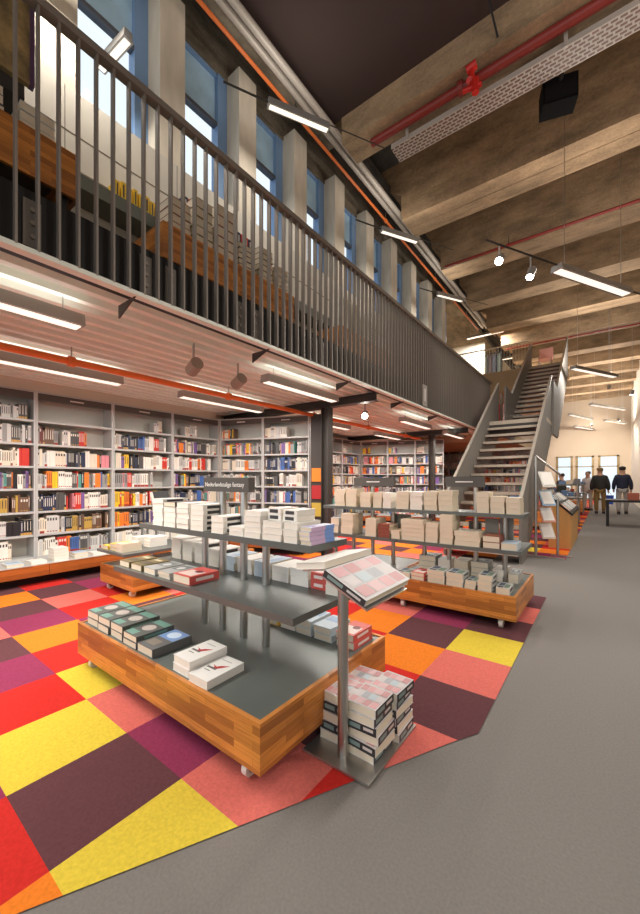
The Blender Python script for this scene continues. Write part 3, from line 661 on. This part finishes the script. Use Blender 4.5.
# books on the two carts before the stairs
G = 'paperbacks on the carts before the stairs'
def run(where, y0, dep, z0, rows, parts=False):
    for i, (x0, x1, zt, n, s_, sp) in enumerate(rows): stack('%s stack, %s' % (ordinal(i + 1), where), G, x0, x1, y0, dep, z0, zt, n, s_, sp, parts)
run('top shelf before the stairs', 3.97, .2, 1.0, [(-2.78, -2.62, 1.21, 4, 'cream', 'E'), (-2.61, -2.45, 1.22, 4, 'cream', 'E'), (-2.40, -2.25, 1.18, 3, 'cream', 'E'), (-2.22, -2.1, 1.185, 3, 'cream', 'E'), (-2.09, -1.98, 1.18, 3, 'plain white', 'E'),
    (-1.92, -1.76, 1.2, 4, 'cream', 'E'), (-1.75, -1.6, 1.2, 4, 'plain white', 'E'), (-1.59, -1.44, 1.21, 4, 'cream', 'E'), (-1.43, -1.27, 1.22, 4, 'cream', 'E'), (-1.04, -.915, 1.21, 4, 'cream', 'E'), (-.91, -.775, 1.17, 3, 'cream', 'E'), (-.77, -.64, 1.16, 3, 'cream', 'E')])
run('middle shelf before the stairs', 3.84, .24, .675, [(-2.75, -2.62, .86, 2, 'grey pictured', 'E'), (-2.6, -2.42, .92, 3, 'cream', 'E'), (-2.25, -2.1, .88, 3, 'cream', 'E'), (-2.08, -1.93, .83, 4, 'brown red', 'S'), (-1.92, -1.81, .77, 2, 'cream', 'E'),
    (-1.8, -1.53, .90, 5, 'cream', 'E'), (-1.52, -1.38, .88, 4, 'cream', 'E'), (-1.37, -1.23, .97, 5, 'cream', 'E'), (-1.22, -.97, .82, 3, 'cream', 'E'), (-.95, -.79, .795, 2, 'brown red', 'E'), (-.785, -.64, .74, 1, 'pale blue', 'E')])
run('front row, cart tops before stairs', 3.68, .22, .301, [(-1.79, -1.62, .36, 1, 'patterned', 'E'), (-1.61, -1.46, .38, 2, 'red', 'E'), (-1.44, -1.26, .43, 3, 'patterned', 'E'), (-1.25, -1.08, .43, 3, 'patterned', 'E'), (-1.07, -.96, .38, 2, 'patterned', 'E'), (-.95, -.82, .45, 3, 'patterned', 'E'), (-.8, -.68, .36, 1, 'patterned', 'E'), (-2.5, -2.3, .42, 3, 'patterned', 'E')])
run('back row, cart tops before stairs', 4.1, .22, .301, [(-1.7, -1.5, .48, 3, 'grey pictured', 'E'), (-1.48, -1.34, .46, 2, 'plain white', 'E'), (-1.3, -1.15, .47, 3, 'cream', 'E'), (-1.13, -.95, .48, 3, 'grey pictured', 'E')])
run('cart top by the carpet edge', 4.12, .26, .301, [(-.92, -.8, .42, 2, 'plain white', 'E'), (-.78, -.68, .40, 1, 'grey pictured', 'E')])
# upright display copies on the middle shelf
for i, (x, y, s_, h_) in enumerate(((-2.03, 4.2, (120, 122, 110), .24), (-1.9, 4.2, (128, 124, 112), .24), (-.94, 4.2, (140, 134, 124), .25), (-.8, 4.2, (128, 124, 118), .26), (-1.12, 4.25, (96, 98, 92), .2))):
    o = thing('upright_book', 'grey covered book standing upright, %s from the wall side, middle shelf before the stairs' % ordinal(i + 1), 'book', (x, y, .6755), 0, 'upright display books')
    MB().box(-.06, .06, -.014, .014, 0, h_, page_m).build('pages', o); MB().box(-.063, .063, -.017, -.014, 0, h_ + .003, colmat(s_)).box(-.063, .063, .014, .017, 0, h_ + .003, colmat(s_)).build('cover', o)
# small cart by the bookcases
G = 'paperbacks on the small cart by the bookcases'
for i, (x0, y0, zt, n, s_) in enumerate(((-4.88, 2.04, .545, 1, 'yellow'), (-4.7, 2.05, .58, 2, 'yellow'), (-4.53, 2.04, .6, 2, 'cream'), (-4.88, 2.4, .6, 2, 'plain white'), (-4.62, 2.42, .62, 3, 'plain white'), (-4.45, 2.75, .6, 2, 'plain white'), (-4.8, 2.9, .66, 3, 'plain white'), (-4.5, 3.1, .68, 4, 'plain white'))):
    stack('%s stack, small cart shelf' % ordinal(i + 1), G, x0, x0 + .16, y0, .23, .5, zt, n, s_, 'E', False)

# ------------------------------------------------------------------ bookcases
PAL = {
    'white': [('white', (236, 230, 220)), ('ivory', (226, 214, 194)), ('pale grey', (206, 204, 200))],
    'grey': [('grey', (150, 148, 146)), ('dark grey', (84, 82, 82)), ('pale grey', (206, 204, 200))],
    'dark': [('black', (40, 39, 42)), ('dark grey', (84, 82, 82)), ('navy', (44, 52, 78))],
    'maroon': [('maroon', (112, 58, 58)), ('grey', (150, 148, 146)), ('brown', (112, 84, 66))],
    'red': [('red', (206, 58, 48)), ('orange', (232, 128, 50)), ('white', (236, 230, 220))],
    'gold': [('brown', (112, 84, 66)), ('gold', (186, 152, 74)), ('black', (40, 39, 42))],
    'yellow': [('yellow', (240, 196, 50)), ('orange', (232, 128, 50)), ('red', (206, 58, 48))],
    'mix': [('white', (236, 230, 220)), ('black', (40, 39, 42)), ('red', (206, 58, 48)), ('blue', (70, 104, 168)), ('yellow', (240, 196, 50)), ('teal', (92, 160, 150)), ('ivory', (226, 214, 194)), ('grey', (150, 148, 146)), ('brown', (112, 84, 66)), ('purple', (120, 92, 150)), ('orange', (232, 128, 50)), ('pink', (222, 140, 150)), ('white', (236, 230, 220)), ('dark grey', (84, 82, 82))],
    'blue': [('blue', (70, 104, 168)), ('navy', (44, 52, 78)), ('black', (40, 39, 42)), ('pale grey', (206, 204, 200))],
}
_sb = {}
def shelf_book_mesh(name, rgb, kind):
    k = (name, kind)
    if k in _sb: return _sb[k]
    c = colmat(rgb); dark = sum(rgb) < 330
    l1 = colmat((226, 220, 208)) if dark else colmat((70, 66, 64)); l2 = colmat((196, 150, 80)) if dark else colmat((160, 60, 50))
    m = MB().box(-.5, .5, 0, 1, 0, 1, c).box(-.44, .44, .02, .985, .99, 1.002, page_m)
    e = -.004
    if kind == 1: m.poly([(-.16, e, .3), (.16, e, .3), (.16, e, .88), (-.16, e, .88)], l1)
    if kind == 2: m.poly([(-.3, e, .7), (.3, e, .7), (.3, e, .86), (-.3, e, .86)], l1).poly([(-.3, e, .06), (.3, e, .06), (.3, e, .12), (-.3, e, .12)], l2)
    if kind == 3: m.poly([(-.5, e, .0), (.5, e, .0), (.5, e, .16), (-.5, e, .16)], l2).poly([(-.12, e, .3), (.12, e, .3), (.12, e, .9), (-.12, e, .9)], l1)
    _sb[k] = m.mesh('book'); return _sb[k]
SZ = [.28, .585, .90, 1.215, 1.52, 1.83, 2.15]
MASS = MB(); NSB = [0]
def bookcase(label, order, ox, oy, rz, width, rows, limit=0, plinth=.52, px=None):
    """one bay; local x runs along the front, local y into the wall"""
    t = thing('bookcase', label, 'bookcase', (ox, oy, 0), rz)
    M = Matrix.Translation((ox, oy, 0)) @ Matrix.Rotation(rz, 4, 'Z')
    bx('side_panel', t, 0, .022, -.01, .3, .26, 2.535, shelf_m); bx('side_panel', t, width - .022, width, -.01, .3, .26, 2.535, shelf_m)
    bx('back_panel', t, .022, width - .022, .29, .3, .26, 2.535, caseback_m)
    for z in SZ: bx('shelf', t, .022, width - .022, 0, .29, z - .028, z, shelf_m)
    h_ = bx('header', t, .022, width - .022, .0, .02, 2.425, 2.525, header_m)
    bx('lettering', h_, width / 2 - .09, width / 2 + .09, -.004, 0, 2.465, 2.483, signtext_m)
    bx('top_rail', t, 0, width, -.015, .3, 2.525, 2.545, shelf_m)
    if plinth:
        p0, p1 = px or (0, width); bx('plinth_front', t, p0, p1, -plinth, -plinth + .03, .12, .255, wood_d); bx('plinth_top', t, p0, p1, -plinth + .03, 0, .235, .252, shelf_m); bx('plinth_base', t, p0, p1, -plinth + .18, .29, 0, .235, black_m)
    case = 'the %s' % order
    for r_, segs in enumerate(rows):          # rows listed from the top shelf down
        si = len(SZ) - 1 - r_; z = SZ[si]; x = .03; n = 0; hmax = (.255 if si < 6 else .22)
        for frac, pal in segs:
            end = .03 + (width - .06) * frac
            if pal is None: x = end; continue
            while x < end - .012:
                nm, rgb = R.choice(PAL[pal]); series = R.choice((1, 1, 1, 2, 3, 4)); wd = R.uniform(.015, .034); ht = hmax * R.uniform(.72, .97); kd = R.choice((0, 1, 2, 3)); dp = R.uniform(.13, .18)
                for _ in range(series):
                    if x + wd > min(end + .02, width - .024): x = end; break
                    n += 1
                    hh = ht * R.uniform(.985, 1.0)
                    me = shelf_book_mesh(nm, rgb, kd); off = .03 + R.uniform(0, .012)
                    if NSB[0] < 292 and limit:
                        NSB[0] += 1
                        b_ = bpy.data.objects.new('book', me); COL.objects.link(b_)
                        b_.location = M @ Vector((x + wd / 2, off, z + .0005)); b_.rotation_euler = (0, 0, rz); b_.scale = (wd * .97, dp, hh)
                        tag(b_, '%s book, %s in the row on the %s shelf of %s' % (nm, ordinal(n), ('top', 'second', 'third', 'fourth', 'fifth', 'sixth', 'bottom')[r_], case), 'book', 'upright books in the wall bookcases')
                    else:
                        Q = M @ Matrix.Translation((x + wd / 2, off, z + .0005)) @ Matrix.Diagonal((wd * .97, dp, hh, 1))
                        i0 = len(MASS.v); MASS.v += [tuple(Q @ v_.co) for v_ in me.vertices]
                        for p_ in me.polygons:
                            MASS.f.append(tuple(i0 + q for q in p_.vertices)); MASS.mi.append(MASS.m(me.materials[p_.material_index]))
                    x += wd
                if R.random() < .06: x += R.uniform(.02, .06)
    return t, M
def rnd_rows():
    out = []
    for i in range(7):
        if i == 0: out.append([(R.choice((.0, .25)), None), (R.choice((.3, .5)), R.choice(('white', 'mix')))]); continue
        a = R.uniform(.25, .5); b = R.uniform(.55, .8)
        out.append([(a, R.choice(('mix', 'white', 'mix', 'dark', 'gold'))), (b, R.choice(('mix', 'mix', 'white', 'blue', 'red'))), (R.choice((.98, .98, .86)), R.choice(('mix', 'grey', 'white')))])
    return out
PIH = math.pi / 2
A1 = [[(.55, None), (.95, 'grey')], [(.4, 'white'), (.98, 'grey')], [(.3, 'yellow'), (.85, 'white'), (.98, 'yellow')], [(.2, 'red'), (.6, 'dark'), (.98, 'mix')], [(.98, 'gold')], [(.3, 'red'), (.7, 'white'), (.98, 'blue')], [(.3, 'mix'), (.75, 'white')]]
B1 = [[(.0, None)], [(.28, 'maroon'), (.42, 'white'), (.52, 'dark'), (.66, 'red')], [(.38, 'white'), (.62, 'dark'), (.98, 'mix')], [(.12, 'grey'), (.26, 'yellow'), (.6, 'mix'), (.98, 'mix')], [(.38, 'dark'), (.44, 'red'), (.6, 'mix'), (.98, 'white')], [(.28, 'white'), (.45, 'blue'), (.98, 'gold')], [(.25, 'white'), (.42, 'red'), (.55, 'blue'), (.98, 'grey')]]
C1 = [[(.7, None), (.85, 'white')], [(.12, 'white'), (.4, 'dark'), (.6, 'blue'), (.8, 'red'), (.92, 'mix')], [(.25, 'mix'), (.5, 'dark'), (.85, 'white'), (.98, 'mix')], [(.3, 'mix'), (.65, 'white')], [(.35, 'yellow'), (.5, 'red'), (.98, 'mix')], [(.25, 'yellow'), (.6, 'dark'), (.98, 'mix')], [(.3, 'white'), (.98, 'white')]]
case_no = 0
def wallcase(y0, y1, rows, label, order, limit):
    return bookcase(label, order, -6.2, y0, PIH, y1 - y0, rows, limit)
wallcase(1.745, 2.753, B1, 'grey steel bookcase second along the side wall, empty top shelf', 'second wall bookcase', 1)
wallcase(.73, 1.741, A1, 'grey steel bookcase at the photo edge, first along the side wall', 'first wall bookcase', 1)
wallcase(2.757, 3.779, C1, 'grey steel bookcase third along the side wall, yellow books on it', 'third wall bookcase', 1)
wallcase(3.783, 4.8, rnd_rows(), 'grey steel bookcase fourth along the side wall, ending in the corner', 'fourth wall bookcase', 1)
AN = math.atan2(.65, 1.87)
ux, uy = math.cos(AN), math.sin(AN)
for i in range(2):
    bookcase(('grey steel bookcase starting the angled row, behind the fantasy sign', 'grey steel bookcase ending the angled row, beside the dark end panel')[i], 'angled case', -6.2 + ux * (.02 + i * .955), 4.81 + uy * (.02 + i * .955), AN, .95, rnd_rows(), 0, px=((.55, .95), None)[i])
ep = thing('end_panel', 'tall dark end panel closing the angled bookcases beside the column', 'panel', (-6.2 + ux * 1.95, 4.81 + uy * 1.95, 0), AN)
bx('panel', ep, 0, .3, .02, .06, .26, 2.55, dsteel); bx('foot', ep, 0, .3, .0, .2, 0, .26, black_m)
for i, (c, z) in enumerate((((236, 138, 40), 1.3), ((178, 40, 44), .98), ((196, 170, 70), .66))):
    o = bx('display_book', None, 0, .24, -.02, .015, 0, .25, colmat(c)); o.location = (-6.2 + ux * 1.98, 4.81 + uy * 1.98, z); o.rotation_euler = (0, 0, AN)
    tag(o, '%s book shown face out on the dark end panel' % ('orange', 'deep red', 'dull yellow')[i], 'book')
for i in range(3):
    wallcase(7.2 + i * 1.03, 7.2 + i * 1.03 + 1.026, rnd_rows(), 'grey steel bookcase %s along the wall beyond the angled row' % ordinal(i + 1), 'far wall case', 0)
for i in range(3):
    bookcase('grey steel bookcase %s in the second angled row past the first column' % ordinal(i + 1), 'far angled case', -6.2 + ux * (.02 + i * .83), 10.32 + uy * (.02 + i * .83), AN, .825, rnd_rows(), 0, px=((.55, .825), None, None)[i])
sbox('trim_4', -6.5, -5.0, 10.2, 10.5, 2.55, 2.75, cream_m)
for i in range(4):
    bookcase('grey steel bookcase %s in the back row behind the stairs' % ordinal(i + 1), 'back case', -6.3 + i * 1.04, 15.9, 0, 1.03, rnd_rows(), 0, plinth=0)
o = MASS.build('books_in_bookcases'); tag(o, 'rows of upright books filling the farther bookcases', None, None, 'stuff')
# flat white books lying on the plinth before the first cases
G = 'books laid flat on the bookcase plinth'
for i in range(12):
    y = .85 + i * .245
    stack('%s place along the bookcase plinth' % ordinal(i + 1), G, -6.2 - .0 + .18, -6.2 + .4, y, .17, .252, .252 + (.17 if i == 4 else .07 if i == 5 else .035), 4 if i == 4 else 2 if i == 5 else 1, R.choice(('plain white', 'white', 'pale blue')), 'N', False)

# ------------------------------------------------------------------ balcony furniture
ld_ = sbox('shelf_ledge', XP, XP + .28, .5, 8, 3.96, 4.09, mat('ledge green grey', (118, 122, 110), .6))
tag(ld_, None, None, None, 'structure'); ld_.name = 'trim_5'
for i in range(9):
    y = 1.75 + i * .06
    b_ = bpy.data.objects.new('book', shelf_book_mesh('yellow', (240, 196, 50), 1)); COL.objects.link(b_); b_.location = (XP + .2, y, 4.0905); b_.rotation_euler = (0, 0, PIH); b_.scale = (.04 + .008 * (i % 3), .15, .2 + .02 * (i % 2))
    tag(b_, 'yellow book, %s on the ledge below the upper windows' % ordinal(i + 1), 'book', 'yellow books on the upper ledge')
def balcony_table(label, y0, y1, x0, x1, zt, blocks):
    t = thing('display_table', label, 'display table', ((x0 + x1) / 2, (y0 + y1) / 2, 3.06))
    hx, hy = (x1 - x0) / 2, (y1 - y0) / 2; z = zt - 3.06
    bx('front_board', t, hx - .025, hx, -hy, hy, z - .32, z, wood_m); bx('back_board', t, -hx, -hx + .025, -hy, hy, z - .32, z, wood_m)
    bx('side_board', t, -hx + .025, hx - .025, -hy, -hy + .025, z - .32, z, wood_m); bx('side_board', t, -hx + .025, hx - .025, hy - .025, hy, z - .32, z, wood_m)
    bx('top', t, -hx + .025, hx - .025, -hy + .025, hy - .025, z - .03, z - .006, tabletop_m)
    for sx in (-1, 1):
        for sy in (-1, 1): bx('leg', t, sx * (hx - .08) - .025, sx * (hx - .08) + .025, sy * (hy - .08) - .025, sy * (hy - .08) + .025, 0, z - .3, black_m)
    return t
balcony_table('wooden display table at the near end of the balcony', -.5, 1.12, -3.75, -3.05, 3.68, None)
balcony_table('wooden display table behind the bars at the middle balcony', 1.8, 3.55, -3.75, -3.1, 3.62, None)
balcony_table('wooden display table further along the balcony', 4.6, 6.3, -3.75, -3.1, 3.62, None)
balcony_table('wooden display table towards the balcony end', 7.2, 9.2, -3.75, -3.1, 3.62, None)
G = 'paperbacks on the balcony tables'
for i, (x0, y0, n, zt, s_) in enumerate(((-3.3, .0, 3, 3.86, 'blue pictured'), (-3.3, .25, 3, 3.85, 'patterned'), (-3.3, .5, 3, 3.86, 'blue pictured'), (-3.3, .78, 3, 3.85, 'patterned'), (-3.35, 1.9, 4, 3.92, 'brown red'), (-3.35, 2.15, 5, 4.06, 'olive'), (-3.35, 2.42, 5, 4.14, 'brown red'), (-3.35, 2.7, 5, 3.9, 'black'),
                                          (-3.35, 3.0, 6, 4.0, 'black'), (-3.35, 3.27, 5, 3.9, 'grey pictured'), (-3.35, 4.7, 9, 4.1, 'plain white'), (-3.35, 5.0, 9, 4.1, 'cream'), (-3.35, 5.3, 8, 4.0, 'plain white'), (-3.35, 5.6, 6, 3.95, 'brown red'))):
    stack('%s stack, balcony tables' % ordinal(i + 1), G, x0, x0 + .22, y0, .2, (3.68 if i < 4 else 3.62) - .006, zt, n, s_, 'W', False)
rs = thing('red_book_rack', 'rack of red spined books on a balcony table behind the bars', 'book rack', (-3.62, 2.75, 3.615))
bx('base', rs, -.1, .1, -.5, .5, .0, .46, dsteel); bx('back', rs, -.1, -.08, -.5, .5, .46, .75, dsteel)
for i in range(16):
    b_ = bpy.data.objects.new('book', shelf_book_mesh(*(('red', (206, 58, 48), 1) if i % 3 else ('navy', (44, 52, 78), 1)))); COL.objects.link(b_); b_.location = (-3.52, 2.3 + i * .06, 4.0755); b_.rotation_euler = (0, 0, PIH); b_.scale = (.05, .15, .24)
    tag(b_, '%s book, %s on the balcony rack behind the bars' % ('red' if i % 3 else 'navy', ordinal(i + 1)), 'book', 'books on the balcony rack')
bd = thing('picture_board', 'dark picture board hung high at the near end of the balcony', 'picture', (-3.35, .38, 4.2), 0)
bx('board', bd, -.02, .02, -.6, .52, 0, 1.1, concrete('picture print', (176, 146, 96), (34, 42, 32), (1, 1.2, 1), 3.0)); bx('edge', bd, -.025, .025, .52, .55, 0, 1.1, mat('picture edge', (92, 66, 92), .5)); bx('stand', bd, -.5, -.02, -.6, .5, -.1, .0, dsteel)
MB().tube((-.46, .0, -1.14), (-.46, .0, -.1), .03, dsteel).build('post', bd)

# ------------------------------------------------------------------ beside and beyond the stairs
br_ = thing('brochure_rack', 'pale steel rack of hanging leaflets against the stair side', 'rack', (-.96, 7.45, 0))
MB().tube((0, 0, 0), (0, 0, 1.74), .022, steel).build('post', br_)
MB().tube((.3, .25, 0), (.3, .25, 1.0), .02, steel).build('post', br_)
MB().tube((0, 0, 1.74), (.34, .25, 1.42), .02, steel).build('arm', br_)
MB().box(-.15, .42, -.03, .03, 0, .025, steel).box(.2, .5, .22, .28, 0, .025, steel).build('foot', br_)
for i, (z, c) in enumerate(((1.34, (226, 222, 214)), (1.02, (150, 180, 206)), (.74, (214, 150, 130)), (.46, (214, 196, 180)))):
    M_ = Matrix.Translation((.16, .02, z)) @ Matrix.Rotation(math.radians(-55), 4, 'Z') @ Matrix.Rotation(math.radians(58), 4, 'Y')
    o = MB().box(-.15, .15, -.11, .11, 0, .012, colmat(c), M_).build('leaflet_tray', br_)
    MB().box(-.12, .12, -.09, .09, .012, .02, colmat((240, 234, 226)), M_).build('leaflet', o)
wd = thing('magazine_display', 'oak display block with a sloping black top beside the stairs', 'display stand', (-.70, 8.6, 0))
MB().prism([(-.19, 0, 0), (.18, 0, 0), (.18, 0, .66), (-.19, 0, 1.0)], (0, 2.2, 0), oak_m).build('body', wd)
MB().prism([(-.2, -.01, 1.01), (.2, -.01, .645), (.2, -.01, .685), (-.2, -.01, 1.05)], (0, 2.22, 0), black_m).build('top', wd)
SA = math.atan2(.365, .4)
for i in range(14):
    x = (-.1, .08)[i % 2]; y = 8.72 + (i // 2) * .29; c = R.choice(((226, 224, 220), (60, 62, 66), (190, 194, 190), (170, 120, 90), (120, 140, 150)))
    o = MB().box(-.1, .1, -.12, .12, 0, .012, colmat(c)).box(-.08, .08, -.09, .0, .012, .0135, colmat((240, 236, 230))).build('magazine')
    o.matrix_world = Matrix.Translation((-.70 + x, y, 1.045 - (x + .2) * .365 / .4 * 1.0 + .004)) @ Matrix.Rotation(SA, 4, 'Y')
    tag(o, 'magazine lying on the sloping display top, %s pair from the camera, %s' % (ordinal(i // 2 + 1), 'stair side' if i % 2 == 0 else 'aisle side'), 'magazine', 'magazines on the sloping display')
for i, (x, y, s_) in enumerate(((-1.6, 11.8, 1), (-1.15, 13.6, 0), (-1.2, 15.0, 1), (-1.2, 18.2, 0), (-1.7, 21.0, 1))):
    t = thing('display_table', 'display table of books %s beyond the oak display' % ordinal(i + 1), 'display table', (x, y, 0))
    bx('top', t, -.55, .6, -.4, .4, .78, .82, shelfplate_m); bx('body', t, -.5, .5, -.36, .36, .1, .5, wood_m)
    for sx in (-.5, .5):
        for sy in (-.34, .34): MB().tube((sx, sy, 0), (sx, sy, .78 if s_ else 1.2), .02, steel, 8).build('leg', t)
    if not s_: bx('shelf', t, -.55, .6, -.3, .3, 1.16, 1.2, shelfplate_m)
    for k in range(6):
        c = R.choice((('cream', (224, 210, 186)), ('white', (238, 234, 226)), ('grey', (120, 122, 124)), ('red', (190, 84, 70)), ('blue', (110, 140, 180))))
        z0 = .82 if s_ or k < 3 else 1.2
        o = MB().box(-.08, .08, -.12, .12, 0, R.uniform(.06, .2), colmat(c[1])).build('book'); o.location = (x - .44 + k * .185, y - .2, z0)
        tag(o, '%s book, %s on the %s display table beyond the oak display' % (c[0], ordinal(k + 1), ordinal(i + 1)), 'book', 'books on the far display tables')
dt = thing('dark_table', 'dark wooden table at the edge of the aisle by the brick wall', 'table', (.55, 14.0, 0))
bx('top', dt, -.55, .7, -.45, .45, .7, .76, black_m)
for sx in (-.5, .65):
    for sy in (-.4, .4): bx('leg', dt, sx - .035, sx + .035, sy - .035, sy + .035, 0, .7, black_m)
o = bx('box', None, -.12, .14, -.12, .12, 0, .2, colmat((170, 90, 66))); o.location = (.62, 13.9, .761); tag(o, 'brown red box on the dark table', 'box')
o = bx('box', None, -.1, .12, -.12, .12, 0, .32, colmat((96, 78, 66))); o.location = (.95, 13.95, .761); tag(o, 'taller dull brown box on the dark table', 'box')

# ------------------------------------------------------------------ people
def skin(name, pts, edges, rad, m, parent=None, sub=1):
    me = bpy.data.meshes.new(name); me.from_pydata(pts, edges, []); o = bpy.data.objects.new(name, me); COL.objects.link(o)
    sk_ = o.modifiers.new('skin', 'SKIN'); sb_ = o.modifiers.new('smooth', 'SUBSURF'); sb_.levels = sub; sb_.render_levels = sub
    for v_, r_ in zip(me.skin_vertices[0].data, rad): v_.radius = r_ if isinstance(r_, tuple) else (r_, r_)
    me.skin_vertices[0].data[0].use_root = True
    dg = bpy.context.evaluated_depsgraph_get(); dg.update()
    m2 = bpy.data.meshes.new_from_object(o.evaluated_get(dg)); o.modifiers.clear(); o.data = m2; m2.materials.clear(); m2.materials.append(m)
    for p_ in m2.polygons: p_.use_smooth = True
    if parent: o.parent = parent
    return o
def person(label, x, y, rz, H, coat, trousers, hair, puffy=1.0, stride=.08, bag=None):
    t = thing('person', label, 'person', (x, y, 0), rz)
    k = H / 1.78; s1, s2 = stride, -stride
    P = [(0, 0, .95), (0, 0, 1.2), (0, 0, 1.42), (0, 0, 1.52), (0, .01, 1.62), (0, .02, 1.71),
         (.1, 0, .92), (.11, s1 * .4, .5), (.11, s1, .1), (.11, s1 + .12, .04), (-.1, 0, .92), (-.11, s2 * .4, .5), (-.11, s2, .1), (-.11, s2 + .12, .04),
         (.17, 0, 1.37), (.24, -.02, 1.1), (.25, .06, .86), (.25, .08, .78), (-.17, 0, 1.37), (-.24, -.02, 1.1), (-.25, .06, .86), (-.25, .08, .78)]
    E = [(0, 1), (1, 2), (2, 3), (3, 4), (4, 5), (0, 6), (6, 7), (7, 8), (8, 9), (0, 10), (10, 11), (11, 12), (12, 13), (2, 14), (14, 15), (15, 16), (16, 17), (2, 18), (18, 19), (19, 20), (20, 21)]
    Rr = [(.14, .1), (.13, .1), (.13, .1), .065, (.105, .12), (.095, .11), .085, .06, .042, .035, .085, .06, .042, .035, .06, .045, .035, .03, .06, .045, .035, .03]
    sc = lambda L: [tuple(c * k for c in p) for p in L]
    skin('body', sc(P), E, [tuple(q * k for q in r_) if isinstance(r_, tuple) else r_ * k for r_ in Rr], skin_m, t)
    skin('jacket', sc([(0, 0, .84), (0, 0, 1.05), (0, 0, 1.25), (0, 0, 1.38), (.165, 0, 1.36), (.245, -.02, 1.1), (.255, .06, .88), (-.165, 0, 1.36), (-.245, -.02, 1.1), (-.255, .06, .88), (0, 0, 1.49)]),
         [(0, 1), (1, 2), (2, 3), (3, 4), (4, 5), (5, 6), (3, 7), (7, 8), (8, 9), (3, 10)], [(.19 * k * puffy, .14 * k * puffy), (.185 * k * puffy, .14 * k * puffy), (.19 * k * puffy, .145 * k * puffy), (.13 * k, .11 * k), .085 * k * puffy, .07 * k * puffy, .055 * k * puffy, .085 * k * puffy, .07 * k * puffy, .055 * k * puffy, .085 * k], mat('jacket %d %d %d' % coat, coat, .85), t)
    skin('trousers', sc([(0, 0, .93), (.1, 0, .86), (.115, s1 * .4, .5), (.11, s1, .09), (-.1, 0, .86), (-.115, s2 * .4, .5), (-.11, s2, .09)]), [(0, 1), (1, 2), (2, 3), (0, 4), (4, 5), (5, 6)],
         [(.14 * k, .11 * k), .1 * k, .08 * k, .065 * k, .1 * k, .08 * k, .065 * k], mat('trousers %d %d %d' % trousers, trousers, .9), t)
    skin('hair', sc([(0, -.035, 1.58), (0, -.025, 1.67), (0, .005, 1.745)]), [(0, 1), (1, 2)], [.09 * k, (.125 * k, .125 * k), .1 * k], mat('hair %d %d %d' % hair, hair, .9), t)
    for sx, ss in ((.11, s1), (-.11, s2)): MB().box((sx - .05) * k, (sx + .05) * k, (ss - .08) * k, (ss + .18) * k, 0, .09 * k, mat('shoe leather', (52, 44, 40), .6)).build('shoe', t)
    return t
person('person walking away in a dark padded jacket and brown trousers', -.17, 18.6, 0, 1.86, (54, 52, 48), (136, 108, 66), (150, 120, 84), 1.2, .05)
person('person in a navy jacket and grey trousers walking away with a blue bag', .53, 18.9, 0, 1.9, (48, 50, 70), (170, 164, 158), (62, 54, 50), 1.05, .12)
bg = thing('shopping_bag', 'blue shopping bag held by the person in the navy jacket', 'bag', (.13, 18.98, .36))
MB().prism([(-.11, -.06, 0), (.11, -.06, 0), (.14, -.06, .36), (-.14, -.06, .36)], (0, .12, 0), mat('bag blue', (44, 84, 190), .5)).build('body', bg)
MB().tube((-.06, 0, .36), (0, 0, .5), .006, black_m, 6).tube((.06, 0, .36), (0, 0, .5), .006, black_m, 6).build('handle', bg)
person('person in a white shirt standing among the far tables', -.62, 20.4, 2.6, 1.75, (226, 224, 220), (196, 190, 180), (92, 70, 56), 1.0, .03)
person('person in dark clothes bending over the far tables beside the stairs', -1.35, 17.2, 1.2, 1.62, (64, 66, 60), (60, 60, 64), (80, 64, 52), 1.05, .04)
